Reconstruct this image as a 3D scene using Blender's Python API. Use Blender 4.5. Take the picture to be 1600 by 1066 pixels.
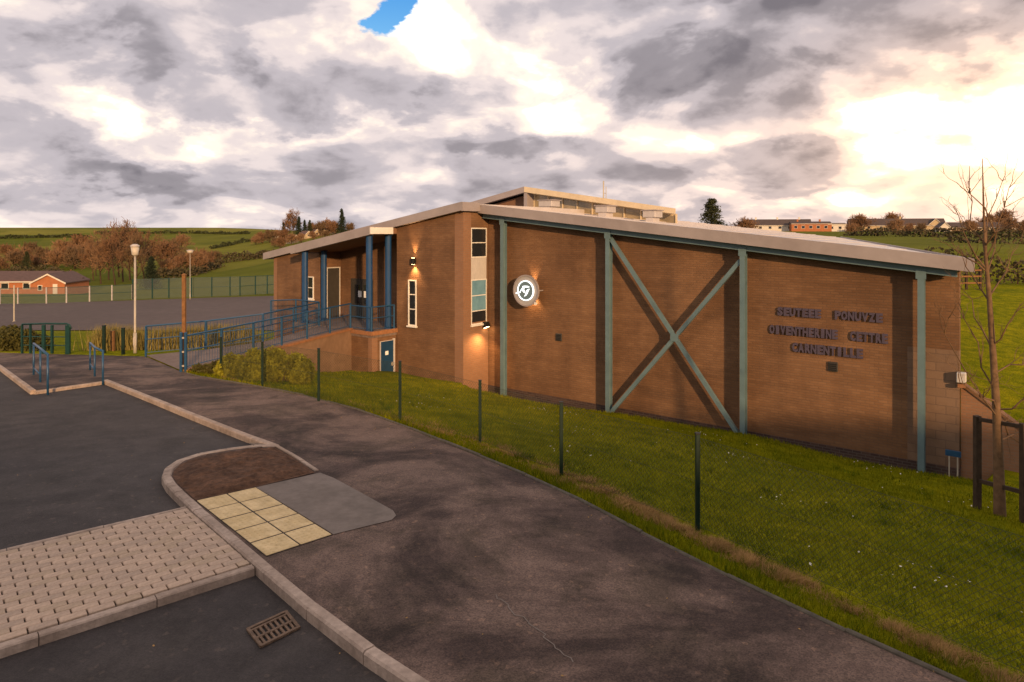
import bpy, bmesh, math, random
import numpy as np
from mathutils import Vector, Matrix
from mathutils.geometry import tessellate_polygon

random.seed(7); RNG = np.random.default_rng(7)
R = math.radians
for o in list(bpy.data.objects): bpy.data.objects.remove(o)
SC = bpy.context.scene; COL = SC.collection

# ------------------------------------------------------------------ camera
F = 1070.0; HZ = 365.0; CH = 3.4           # focal length / horizon row in 1600 px photo, eye height above the path
cam = bpy.data.cameras.new('camera'); co = bpy.data.objects.new('camera', cam); COL.objects.link(co)
co.location = (0, 0, CH); co.rotation_euler = (R(90), 0, 0)
cam.sensor_width = 36; cam.lens = 36 * F / 1600; cam.shift_y = -(533 - HZ) / 1600
cam.clip_start = .1; cam.clip_end = 6000
SC.camera = co
SC.view_settings.view_transform = 'Standard'; SC.view_settings.look = 'None'
SC.view_settings.exposure = 0.3; SC.view_settings.gamma = 1

# ------------------------------------------------------------------ sun (low, behind the camera to the right)
SUN_AZ, SUN_EL = 162.0, 12.0
sd = bpy.data.lights.new('sun', 'SUN'); so = bpy.data.objects.new('sun', sd); COL.objects.link(so)
sd.energy = 3.7; sd.angle = R(1.4); sd.color = (1.0, .62, .31)
sdir = Vector((math.sin(R(SUN_AZ)) * math.cos(R(SUN_EL)), math.cos(R(SUN_AZ)) * math.cos(R(SUN_EL)), math.sin(R(SUN_EL))))
so.rotation_euler = sdir.to_track_quat('Z', 'Y').to_euler(); so.location = (20, -40, 30)

# ------------------------------------------------------------------ world: nishita + cloud deck
W = bpy.data.worlds.new('World'); SC.world = W; W.use_nodes = True
def build_world():
    nt = W.node_tree; N = nt.nodes; L = nt.links; N.clear()
    def node(t, **k):
        n = N.new(t)
        for a, b in k.items(): setattr(n, a, b)
        return n
    def mth(op, a, b=None, c=None, clamp=False):
        n = node('ShaderNodeMath', operation=op, use_clamp=clamp)
        for i, v in enumerate((a, b, c)):
            if v is None: continue
            if isinstance(v, (int, float)): n.inputs[i].default_value = v
            else: L.new(v, n.inputs[i])
        return n.outputs[0]
    out = node('ShaderNodeOutputWorld')
    tc = node('ShaderNodeTexCoord'); D = tc.outputs['Generated']
    sp = node('ShaderNodeSeparateXYZ'); L.new(D, sp.inputs[0]); X, Y, Z = sp.outputs
    sky = node('ShaderNodeTexSky', sky_type='NISHITA'); sky.sun_disc = False
    sky.sun_elevation = R(SUN_EL); sky.sun_rotation = R(SUN_AZ); sky.air_density = 1.2; sky.dust_density = 1.0
    hsv = node('ShaderNodeHueSaturation'); hsv.inputs['Saturation'].default_value = 1.9; hsv.inputs['Hue'].default_value = .53; L.new(sky.outputs[0], hsv.inputs['Color'])
    bg1 = node('ShaderNodeBackground'); bg1.inputs[1].default_value = .15; L.new(hsv.outputs[0], bg1.inputs[0])
    az = mth('ARCTAN2', X, Y); el = mth('ARCSINE', Z)
    # cloud coordinates: the direction itself, flattened a little towards the horizon
    def plane(off=(0, 0), k=1.0):
        cx = node('ShaderNodeCombineXYZ'); L.new(mth('ADD', X, off[0]), cx.inputs[0]); L.new(Y, cx.inputs[1])
        L.new(mth('ADD', mth('MULTIPLY', mth('POWER', mth('MAXIMUM', Z, 0.0), .8), 1.7), off[1]), cx.inputs[2])
        return cx.outputs[0]
    def fbm(vec, scale, detail=8, rough=.55, dist=.0):
        n = node('ShaderNodeTexNoise'); n.inputs['Scale'].default_value = scale; n.inputs['Detail'].default_value = detail
        n.inputs['Roughness'].default_value = rough; n.inputs['Distortion'].default_value = dist; L.new(vec, n.inputs['Vector']); return n.outputs['Fac']
    p0 = plane()
    big = fbm(p0, 2.2, 3, .5, .3); med = fbm(p0, 5.0, 6, .5, .35); fine = fbm(plane((3.1, 1.7)), 13.0, 5, .55, .3)
    offl = fbm(plane((.02, .05)), 5.0, 6, .5, .35)
    bil = fbm(plane((.7, .3)), 6.5, 5, .5, .2); puff = mth('ABSOLUTE', mth('SUBTRACT', mth('MULTIPLY', bil, 2.0), 1.0))
    # cloud masses: soft lumps placed where they stand in the sky, their outlines frayed by noise
    wn = node('ShaderNodeTexNoise'); wn.inputs['Scale'].default_value = 7.0; wn.inputs['Detail'].default_value = 6; wn.inputs['Roughness'].default_value = .55; L.new(p0, wn.inputs['Vector'])
    wsx = node('ShaderNodeSeparateColor'); L.new(wn.outputs['Color'], wsx.inputs[0])
    azw = mth('ADD', az, mth('MULTIPLY', mth('SUBTRACT', wsx.outputs[0], .5), .30)); elw = mth('ADD', el, mth('MULTIPLY', mth('SUBTRACT', wsx.outputs[1], .5), .17))
    def blob(a, e, sa, se, wgt, crisp=False, warp=True):
        da = mth('DIVIDE', mth('SUBTRACT', azw if warp else az, R(a)), R(sa)); de = mth('DIVIDE', mth('SUBTRACT', elw if warp else el, R(e)), R(se))
        q = mth('ADD', mth('MULTIPLY', da, da), mth('MULTIPLY', de, de))
        if crisp: q = mth('MULTIPLY', q, q)
        return mth('MULTIPLY', mth('EXPONENT', mth('MULTIPLY', q, -1.0)), wgt)
    def pxb(x, y, sx, sy, wgt, crisp=False, warp=True):      # blob at the direction a photo point shows
        a = math.degrees(math.atan2(x - 800, F)); e = math.degrees(math.atan2(HZ - y, math.hypot(F, x - 800)))
        return blob(a, e, sx / 19.0, sy / 19.0, wgt, crisp, warp)
    def total(lst):
        s = lst[0]
        for v in lst[1:]: s = mth('ADD', s, v)
        return s
    v = mth('MULTIPLY', mth('SUBTRACT', med, .5), .75)
    v = mth('ADD', v, mth('MULTIPLY', mth('SUBTRACT', big, .5), .55))
    v = mth('ADD', v, mth('MULTIPLY', mth('SUBTRACT', fine, .5), .46))
    v = mth('ADD', v, mth('MULTIPLY', mth('SUBTRACT', med, offl), -1.3))
    v = mth('ADD', v, mth('MULTIPLY', mth('SUBTRACT', puff, .18), .35))
    cum = node('ShaderNodeMapRange', interpolation_type='SMOOTHSTEP'); cum.inputs[1].default_value = .47; cum.inputs[2].default_value = .56; L.new(fbm(plane((1.3, .9)), 4.2, 7, .52, .5), cum.inputs[0])
    v = mth('ADD', v, mth('MULTIPLY', mth('SUBTRACT', cum.outputs[0], .5), .21))
    v = mth('ADD', v, .62)
    v = mth('ADD', v, total([
        pxb(430, 150, 250, 50, -.30, True), pxb(70, 235, 150, 45, -.27, True), pxb(180, 275, 120, 22, -.2, True), pxb(1060, 50, 210, 90, -.25, True), pxb(1360, 45, 230, 80, -.32, True), pxb(1000, 150, 90, 40, -.12),
        pxb(800, 240, 110, 26, -.30, True), pxb(1180, 258, 110, 24, -.2, True), pxb(580, 290, 180, 22, -.12), pxb(1270, 293, 130, 12, -.16), pxb(40, 40, 120, 60, -.08),
        pxb(440, 205, 170, 14, .18), pxb(120, 182, 60, 24, .24), pxb(220, 215, 75, 22, .28), pxb(285, 238, 40, 16, .2), pxb(330, 42, 75, 40, .20), pxb(120, 25, 60, 20, .14),
        pxb(865, 160, 100, 90, .26), pxb(690, 80, 60, 110, .22), pxb(1555, 165, 110, 85, .58), pxb(1310, 205, 140, 26, .26), pxb(1420, 180, 90, 40, .3), pxb(1100, 318, 330, 16, .2), pxb(200, 335, 400, 14, .12), pxb(700, 270, 50, 30, .16)]))
    ramp = node('ShaderNodeValToRGB'); cr = ramp.color_ramp; cr.interpolation = 'EASE'
    stops = [(.0, (.17, .155, .175)), (.22, (.275, .25, .272)), (.46, (.47, .425, .45)), (.66, (.71, .615, .60)), (.84, (.97, .83, .71)), (1.0, (1.25, 1.17, 1.08))]
    while len(cr.elements) < len(stops): cr.elements.new(.5)
    for e_, (p, c) in zip(cr.elements, stops): e_.position = p; e_.color = (*c, 1)
    L.new(v, ramp.inputs[0])
    # warm light of the low sky on the right
    glow = mth('ADD', pxb(1560, 190, 220, 160, .7, False, False), pxb(1600, 280, 560, 140, .34, False, False))
    gm = node('ShaderNodeMix', data_type='RGBA', blend_type='MULTIPLY'); gm.inputs['Factor'].default_value = 1
    tint = node('ShaderNodeMix', data_type='RGBA'); tint.inputs['A'].default_value = (1, 1, 1, 1); tint.inputs['B'].default_value = (1.6, 1.22, .86, 1)
    L.new(mth('MINIMUM', glow, 1.0), tint.inputs['Factor']); L.new(ramp.outputs[0], gm.inputs['A']); L.new(tint.outputs['Result'], gm.inputs['B'])
    bg2 = node('ShaderNodeBackground'); bg2.inputs[1].default_value = 1.0; L.new(gm.outputs['Result'], bg2.inputs[0])
    # gap of blue sky with ragged edges
    gp = mth('ADD', pxb(640, 18, 52, 46, 1.0), mth('MULTIPLY', mth('SUBTRACT', fine, .5), .8))
    gapm = node('ShaderNodeMapRange'); gapm.inputs[1].default_value = .38; gapm.inputs[2].default_value = .56; L.new(gp, gapm.inputs[0])
    ms = node('ShaderNodeMixShader'); L.new(gapm.outputs[0], ms.inputs[0]); L.new(bg2.outputs[0], ms.inputs[1]); L.new(bg1.outputs[0], ms.inputs[2])
    L.new(ms.outputs[0], out.inputs[0])
build_world()

# ------------------------------------------------------------------ materials
MATS = {}
def M(name, c, rough=.8, var=.25, scale=6.0, bump=0.0, metal=0.0, c2=None, spec=.3, big=None, bigscale=.4, bscale=None, emit=None, alpha=None, brick=None, trans=0.0, speck=None, band=False):
    if name in MATS: return MATS[name]
    m = bpy.data.materials.new(name); m.use_nodes = True; nt = m.node_tree; N = nt.nodes; L = nt.links
    b = N['Principled BSDF']; b.inputs['Roughness'].default_value = rough; b.inputs['Metallic'].default_value = metal
    b.inputs['Specular IOR Level'].default_value = spec
    tc = N.new('ShaderNodeTexCoord'); v = tc.outputs['Object']
    if brick:
        s_ = N.new('ShaderNodeSeparateXYZ'); L.new(v, s_.inputs[0]); a = N.new('ShaderNodeMath'); L.new(s_.outputs[0], a.inputs[0]); L.new(s_.outputs[1], a.inputs[1])
        cx = N.new('ShaderNodeCombineXYZ'); L.new(a.outputs[0], cx.inputs[0]); L.new(s_.outputs[2], cx.inputs[1])
        bt = N.new('ShaderNodeTexBrick'); L.new(cx.outputs[0], bt.inputs['Vector']); bt.inputs['Scale'].default_value = 1.0
        bt.inputs['Brick Width'].default_value = brick[0]; bt.inputs['Row Height'].default_value = brick[1]; bt.inputs['Mortar Size'].default_value = brick[2]
        bt.inputs['Mortar Smooth'].default_value = .3; bt.inputs['Bias'].default_value = -.2
        bt.inputs['Color1'].default_value = (*c, 1); bt.inputs['Color2'].default_value = (*(c2 or c), 1); bt.inputs['Mortar'].default_value = (*brick[3], 1)
        base = bt.outputs['Color']
    else:
        n1 = N.new('ShaderNodeTexNoise'); n1.inputs['Scale'].default_value = scale; n1.inputs['Detail'].default_value = 8; n1.inputs['Roughness'].default_value = .6; L.new(v, n1.inputs['Vector'])
        r = N.new('ShaderNodeValToRGB'); r.color_ramp.elements[0].position = .3; r.color_ramp.elements[1].position = .7
        lo = tuple(x * (1 - var) for x in c); hi = c2 or tuple(x * (1 + var) for x in c)
        r.color_ramp.elements[0].color = (*lo, 1); r.color_ramp.elements[1].color = (*hi, 1); L.new(n1.outputs['Fac'], r.inputs[0]); base = r.outputs[0]
    if big:
        n2 = N.new('ShaderNodeTexNoise'); n2.inputs['Scale'].default_value = bigscale; n2.inputs['Detail'].default_value = 6; n2.inputs['Roughness'].default_value = .62; n2.inputs['Distortion'].default_value = .4; L.new(v, n2.inputs['Vector'])
        r2 = N.new('ShaderNodeValToRGB'); r2.color_ramp.elements[0].position = .40; r2.color_ramp.elements[1].position = .62
        r2.color_ramp.elements[0].color = (*big, 1); r2.color_ramp.elements[1].color = (1, 1, 1, 1); L.new(n2.outputs['Fac'], r2.inputs[0])
        mx = N.new('ShaderNodeMix'); mx.data_type = 'RGBA'; mx.blend_type = 'MULTIPLY'; mx.inputs['Factor'].default_value = 1
        L.new(base, mx.inputs['A']); L.new(r2.outputs[0], mx.inputs['B']); base = mx.outputs['Result']
    if band:                                     # courses weather unevenly: tone drifts from course to course, rain marks run down
        for sc_, lo_, p_ in (((.35, .35, 4.5), (.89, .88, .87), (.36, .64)), ((1.6, 1.6, .16), (.90, .89, .89), (.34, .56))):
            mpn = N.new('ShaderNodeMapping'); mpn.inputs['Scale'].default_value = sc_; L.new(v, mpn.inputs[0]); nn_ = N.new('ShaderNodeTexNoise'); nn_.inputs['Scale'].default_value = 1.0; nn_.inputs['Detail'].default_value = 7; L.new(mpn.outputs[0], nn_.inputs['Vector'])
            rr = N.new('ShaderNodeValToRGB'); rr.color_ramp.elements[0].position = p_[0]; rr.color_ramp.elements[1].position = p_[1]; rr.color_ramp.elements[0].color = (*lo_, 1); rr.color_ramp.elements[1].color = (1.06, 1.05, 1.03, 1); L.new(nn_.outputs['Fac'], rr.inputs[0])
            mx = N.new('ShaderNodeMix'); mx.data_type = 'RGBA'; mx.blend_type = 'MULTIPLY'; mx.inputs['Factor'].default_value = 1; L.new(base, mx.inputs['A']); L.new(rr.outputs[0], mx.inputs['B']); base = mx.outputs['Result']
    if speck:
        n3 = N.new('ShaderNodeTexVoronoi'); n3.inputs['Scale'].default_value = speck[0]; L.new(v, n3.inputs['Vector'])
        r3 = N.new('ShaderNodeMapRange'); r3.inputs[1].default_value = speck[1]; r3.inputs[2].default_value = speck[1] * .6; L.new(n3.outputs['Distance'], r3.inputs[0])
        n4 = N.new('ShaderNodeSeparateColor'); L.new(n3.outputs['Color'], n4.inputs[0]); g = N.new('ShaderNodeMath'); g.operation = 'GREATER_THAN'; g.inputs[1].default_value = speck[3]; L.new(n4.outputs[0], g.inputs[0])
        ml = N.new('ShaderNodeMath'); ml.operation = 'MULTIPLY'; L.new(r3.outputs[0], ml.inputs[0]); L.new(g.outputs[0], ml.inputs[1])
        mx = N.new('ShaderNodeMix'); mx.data_type = 'RGBA'; L.new(ml.outputs[0], mx.inputs['Factor']); L.new(base, mx.inputs['A']); mx.inputs['B'].default_value = (*speck[2], 1); base = mx.outputs['Result']
    L.new(base, b.inputs['Base Color'])
    if bump:
        nb = N.new('ShaderNodeTexNoise'); nb.inputs['Scale'].default_value = bscale or scale * 3; nb.inputs['Detail'].default_value = 5; L.new(v, nb.inputs['Vector'])
        bp = N.new('ShaderNodeBump'); bp.inputs['Strength'].default_value = min(1, bump); bp.inputs['Distance'].default_value = .02; L.new(nb.outputs['Fac'], bp.inputs['Height'])
        if brick:
            b2 = N.new('ShaderNodeBump'); b2.inputs['Strength'].default_value = .6; b2.inputs['Distance'].default_value = .008; b2.invert = True
            L.new(bt.outputs['Fac'], b2.inputs['Height']); L.new(bp.outputs[0], b2.inputs['Normal']); L.new(b2.outputs[0], b.inputs['Normal'])
        else: L.new(bp.outputs[0], b.inputs['Normal'])
    if emit: b.inputs['Emission Color'].default_value = (*emit[0], 1); b.inputs['Emission Strength'].default_value = emit[1]
    if trans:
        tr = N.new('ShaderNodeBsdfTranslucent'); L.new(base, tr.inputs[0]); mxs = N.new('ShaderNodeMixShader'); mxs.inputs[0].default_value = trans
        L.new(b.outputs[0], mxs.inputs[1]); L.new(tr.outputs[0], mxs.inputs[2]); L.new(mxs.outputs[0], N['Material Output'].inputs[0])
    if alpha is not None:
        tr = N.new('ShaderNodeBsdfTransparent'); mxs = N.new('ShaderNodeMixShader'); mxs.inputs[0].default_value = alpha
        L.new(tr.outputs[0], mxs.inputs[1]); L.new(b.outputs[0], mxs.inputs[2]); L.new(mxs.outputs[0], N['Material Output'].inputs[0])
    MATS[name] = m; return m

M('patch', (.20, .162, .138), .85, .15, 8, .3, big=(.75, .75, .74), bigscale=1.2)
M('kerb', (.42, .325, .262), .85, .22, 14, .4, big=(.7, .68, .66), bigscale=1.5)
M('edging', (.095, .082, .062), .9, .3, 9, .4)
M('tactile', (.66, .50, .275), .8, .14, 10, .3, big=(.84, .82, .76), bigscale=3)
for i, c in enumerate([(.43, .315, .235), (.385, .285, .215), (.465, .34, .25), (.40, .295, .21)]): M('block%d' % i, c, .85, .16, 18, .4)
M('joint', (.045, .035, .03), .95, .3, 30)
M('soil', (.125, .062, .034), .95, .5, 12, 1.0, big=(.6, .6, .6), bigscale=2)
M('pitch', (.105, .078, .07), .9, .15, 1.2, .2, big=(.82, .8, .8), bigscale=.06)
M('brick', (.195, .100, .049), .85, bump=.25, c2=(.235, .126, .064), brick=(.225, .075, .011, (.172, .100, .058)), big=(.70, .68, .68), bigscale=.45, band=True, bscale=40)
M('brick_plinth', (.05, .03, .028), .8, bump=.25, c2=(.085, .05, .04), brick=(.225, .075, .010, (.09, .07, .06)), bscale=40)
M('brick_light', (.25, .125, .068), .85, bump=.25, c2=(.28, .145, .08), brick=(.225, .075, .010, (.23, .145, .095)), bscale=40)
M('blockwork', (.19, .12, .08), .9, bump=.3, c2=(.23, .145, .095), brick=(.45, .225, .012, (.16, .105, .075)), bscale=30, big=(.8, .78, .76), bigscale=1)
M('render', (.25, .15, .09), .9, .12, 4, .15, big=(.8, .78, .75), bigscale=.8)
M('coping', (.28, .125, .055), .85, .2, 8, .3)
M('deck', (.21, .155, .13), .9, .25, 12, .3, big=(.75, .72, .7), bigscale=.7)
M('fascia', (.32, .275, .27), .5, .08, 2, big=(.88, .87, .86), bigscale=.6)
M('roof_sheet', (.50, .45, .43), .45, .08, 1.5)
M('soffit', (.22, .12, .075), .8, .12, 3)
M('cream', (.62, .50, .33), .6, .1, 3)
M('teal', (.115, .178, .195), .45, .12, 3, spec=.4)
M('blue', (.010, .052, .145), .4, .15, 3, spec=.45)
M('blue_door', (.010, .045, .10), .45, .15, 3, spec=.4)
M('rail_blue', (.014, .062, .135), .4, .15, 5, spec=.45)
M('white', (.72, .68, .62), .5, .06, 5)
M('panel', (.50, .46, .43), .5, .06, 6)
M('glass', (.02, .022, .025), .06, .1, 2, spec=.6)
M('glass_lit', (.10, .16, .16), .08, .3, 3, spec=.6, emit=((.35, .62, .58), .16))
M('glass_painted_sky', (.30, .235, .14), .12, .35, 1.5, spec=.6)  # cream base colour paints the sky's reflection into the clerestory panes
M('dark', (.012, .012, .012), .5, .1, 4)
M('door_dark', (.045, .04, .035), .5, .15, 4)
M('paper', (.8, .8, .78), .7, .03, 9)
M('lamp_glow', (1, .8, .5), .5, .02, 2, emit=((1, .62, .28), 18))
M('green_post', (.008, .022, .014), .45, .2, 5)
M('wire', (.028, .036, .022), .5, .2, 5)
M('green_paint', (.008, .04, .036), .45, .2, 4)
M('galv', (.42, .37, .30), .5, .15, 6, metal=.2)
M('lamp_head', (.50, .44, .36), .5, .1, 6)
M('wood_post', (.20, .095, .035), .85, .3, 8, .4)
M('wood_dark', (.05, .032, .02), .9, .3, 8, .4)
M('bark_pale', (.145, .085, .045), .9, .35, 8, .5)
M('bark', (.075, .042, .024), .9, .35, 8, .5)
M('twig', (.20, .105, .052), .9, .3, 3)
M('twig2', (.25, .14, .07), .9, .3, 3)
M('twig3', (.16, .098, .05), .9, .3, 3)
M('conifer', (.022, .032, .014), .85, .4, 2, trans=.15)
M('conifer2', (.045, .05, .018), .85, .4, 2, trans=.15)
M('hedge', (.075, .06, .028), .9, .4, 2, trans=.15)
M('hedge_g', (.045, .052, .018), .9, .4, 2, trans=.15)
M('bush', (.215, .195, .012), .75, .5, 3, trans=.25)
M('bush_d', (.075, .068, .014), .8, .5, 3, trans=.2)
M('reed', (.24, .19, .055), .85, .4, 3, trans=.2)
M('grass', (.155, .175, .004), .85, .40, 1.3, trans=.25, spec=.04, c2=(.30, .275, .006))
M('grass_d', (.072, .102, .004), .85, .4, 2.5, trans=.2, spec=.04)
M('straw', (.34, .205, .08), .9, .35, 4, trans=.1, spec=.05)
M('petal', (.75, .70, .62), .7, .1, 4)
M('house_brick', (.36, .13, .055), .85, .15, 2)
M('house_white', (.60, .54, .46), .8, .08, 2)
M('house_cream', (.46, .35, .21), .8, .08, 2)
M('roof_tile', (.10, .062, .055), .85, .2, 2, .2)
M('roof_slate', (.075, .055, .05), .85, .2, 2, .2)
M('sign_grey', (.36, .33, .31), .5, .08, 3)
M('sign_dark', (.13, .19, .22), .4, .1, 5)
M('sign_lit', (.9, .95, 1), .5, .02, 5, emit=((.78, .93, 1.0), 1.15))
M('letter', (.075, .060, .088), .5, .15, 6)
M('iron', (.16, .105, .07), .7, .35, 20, .4, metal=.3)
M('box_grey', (.42, .38, .36), .55, .1, 4)
M('net', (.085, .11, .11), .7, .1, 2, alpha=.42)

def ground_material():
    m = bpy.data.materials.new('ground_grass'); m.use_nodes = True; nt = m.node_tree; N = nt.nodes; L = nt.links; b = N['Principled BSDF']
    b.inputs['Roughness'].default_value = .95; b.inputs['Specular IOR Level'].default_value = .02
    g = N.new('ShaderNodeNewGeometry'); P = g.outputs['Position']
    def noise(s, d=6):
        n = N.new('ShaderNodeTexNoise'); n.inputs['Scale'].default_value = s; n.inputs['Detail'].default_value = d; n.inputs['Roughness'].default_value = .6; L.new(P, n.inputs['Vector']); return n.outputs['Fac']
    def ramp(f, a, b_, p0=.35, p1=.65):
        r = N.new('ShaderNodeValToRGB'); r.color_ramp.elements[0].position = p0; r.color_ramp.elements[1].position = p1
        r.color_ramp.elements[0].color = (*a, 1); r.color_ramp.elements[1].color = (*b_, 1); L.new(f, r.inputs[0]); return r.outputs[0]
    def mix(f, a, b_, mode='MIX'):
        x = N.new('ShaderNodeMix'); x.data_type = 'RGBA'; x.blend_type = mode
        if isinstance(f, float): x.inputs['Factor'].default_value = f
        else: L.new(f, x.inputs['Factor'])
        L.new(a, x.inputs['A']); L.new(b_, x.inputs['B']); return x.outputs['Result']
    near = ramp(noise(3.0), (.115, .132, .004), (.235, .22, .006))
    near = mix(1.0, near, ramp(noise(.35), (.72, .8, .75), (1.15, 1.08, .95)), 'MULTIPLY')
    near = mix(1.0, near, ramp(noise(28, 3), (.6, .6, .6), (1.25, 1.25, 1.2)), 'MULTIPLY')
    v = N.new('ShaderNodeTexVoronoi'); v.inputs['Scale'].default_value = .011
    mp = N.new('ShaderNodeMapping'); mp.inputs['Rotation'].default_value = (0, 0, .4); mp.inputs['Scale'].default_value = (1, .55, 0); L.new(P, mp.inputs[0]); L.new(mp.outputs[0], v.inputs['Vector'])
    sc = N.new('ShaderNodeSeparateColor'); L.new(v.outputs['Color'], sc.inputs[0])
    far = ramp(sc.outputs[0], (.095, .11, .014), (.19, .175, .032), .15, .85)
    far = mix(1.0, far, ramp(noise(.05), (.75, .78, .75), (1.1, 1.08, 1.0)), 'MULTIPLY')
    s = N.new('ShaderNodeSeparateXYZ'); L.new(P, s.inputs[0]); mr = N.new('ShaderNodeMapRange'); mr.inputs[1].default_value = 45; mr.inputs[2].default_value = 100; L.new(s.outputs[1], mr.inputs[0])
    L.new(mix(mr.outputs[0], near, far), b.inputs['Base Color'])
    nb = N.new('ShaderNodeTexNoise'); nb.inputs['Scale'].default_value = 14; nb.inputs['Detail'].default_value = 6; L.new(P, nb.inputs['Vector'])
    bp = N.new('ShaderNodeBump'); bp.inputs['Strength'].default_value = .7; bp.inputs['Distance'].default_value = .05; L.new(nb.outputs['Fac'], bp.inputs['Height']); L.new(bp.outputs[0], b.inputs['Normal'])
    MATS['ground_grass'] = m
ground_material()
def tarmac(name, c, dark, wear, patch_scale, agg=.3):
    m = bpy.data.materials.new(name); m.use_nodes = True; nt = m.node_tree; N = nt.nodes; L = nt.links; b = N['Principled BSDF']; b.inputs['Roughness'].default_value = .85; b.inputs['Specular IOR Level'].default_value = .25
    P = N.new('ShaderNodeNewGeometry').outputs['Position']
    def noise(s, d=8, r=.65, dist=0.0):
        n = N.new('ShaderNodeTexNoise'); n.inputs['Scale'].default_value = s; n.inputs['Detail'].default_value = d; n.inputs['Roughness'].default_value = r; n.inputs['Distortion'].default_value = dist; L.new(P, n.inputs['Vector']); return n.outputs['Fac']
    def ramp(f, a, b_, p0, p1):
        r = N.new('ShaderNodeValToRGB'); r.color_ramp.elements[0].position = p0; r.color_ramp.elements[1].position = p1; r.color_ramp.elements[0].color = (*a, 1); r.color_ramp.elements[1].color = (*b_, 1); L.new(f, r.inputs[0]); return r.outputs[0]
    def mul(a, b_):
        x = N.new('ShaderNodeMix'); x.data_type = 'RGBA'; x.blend_type = 'MULTIPLY'; x.inputs['Factor'].default_value = 1; L.new(a, x.inputs['A']); L.new(b_, x.inputs['B']); return x.outputs['Result']
    col = ramp(noise(2.2, 10, .7), tuple(x * .72 for x in c), tuple(x * 1.22 for x in c), .3, .7)
    col = mul(col, ramp(noise(patch_scale, 10, .68, .6), dark, (1, 1, 1), .43, .56))                 # damp, re-laid and oil-darkened areas
    col = mul(col, ramp(noise(patch_scale * 2.7, 9, .72, .8), wear, (1, 1, 1), .38, .52))
    v = N.new('ShaderNodeTexVoronoi'); v.inputs['Scale'].default_value = 85; L.new(P, v.inputs['Vector']); sc = N.new('ShaderNodeSeparateColor'); L.new(v.outputs['Color'], sc.inputs[0])
    col = mul(col, ramp(sc.outputs[0], (1 - agg, 1 - agg, 1 - agg * .97), (1 + agg, 1 + agg * .9, 1 + agg * .75), .05, .95))                  # aggregate
    v2 = N.new('ShaderNodeTexVoronoi'); v2.inputs['Scale'].default_value = 26; L.new(P, v2.inputs['Vector']); s2 = N.new('ShaderNodeSeparateColor'); L.new(v2.outputs['Color'], s2.inputs[0])
    col = mul(col, ramp(s2.outputs[1], (1, 1, 1), (1.5, 1.42, 1.3), .97, .99))
    L.new(col, b.inputs['Base Color'])
    bp = N.new('ShaderNodeBump'); bp.inputs['Strength'].default_value = .7; bp.inputs['Distance'].default_value = .012; L.new(noise(70, 4), bp.inputs['Height']); L.new(bp.outputs[0], b.inputs['Normal']); MATS[name] = m
tarmac('path', (.165, .112, .090), (.36, .35, .37), (.64, .66, .62), .42, .32)
tarmac('asphalt', (.068, .058, .055), (.72, .72, .74), (.84, .84, .82), .30, .16)
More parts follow.
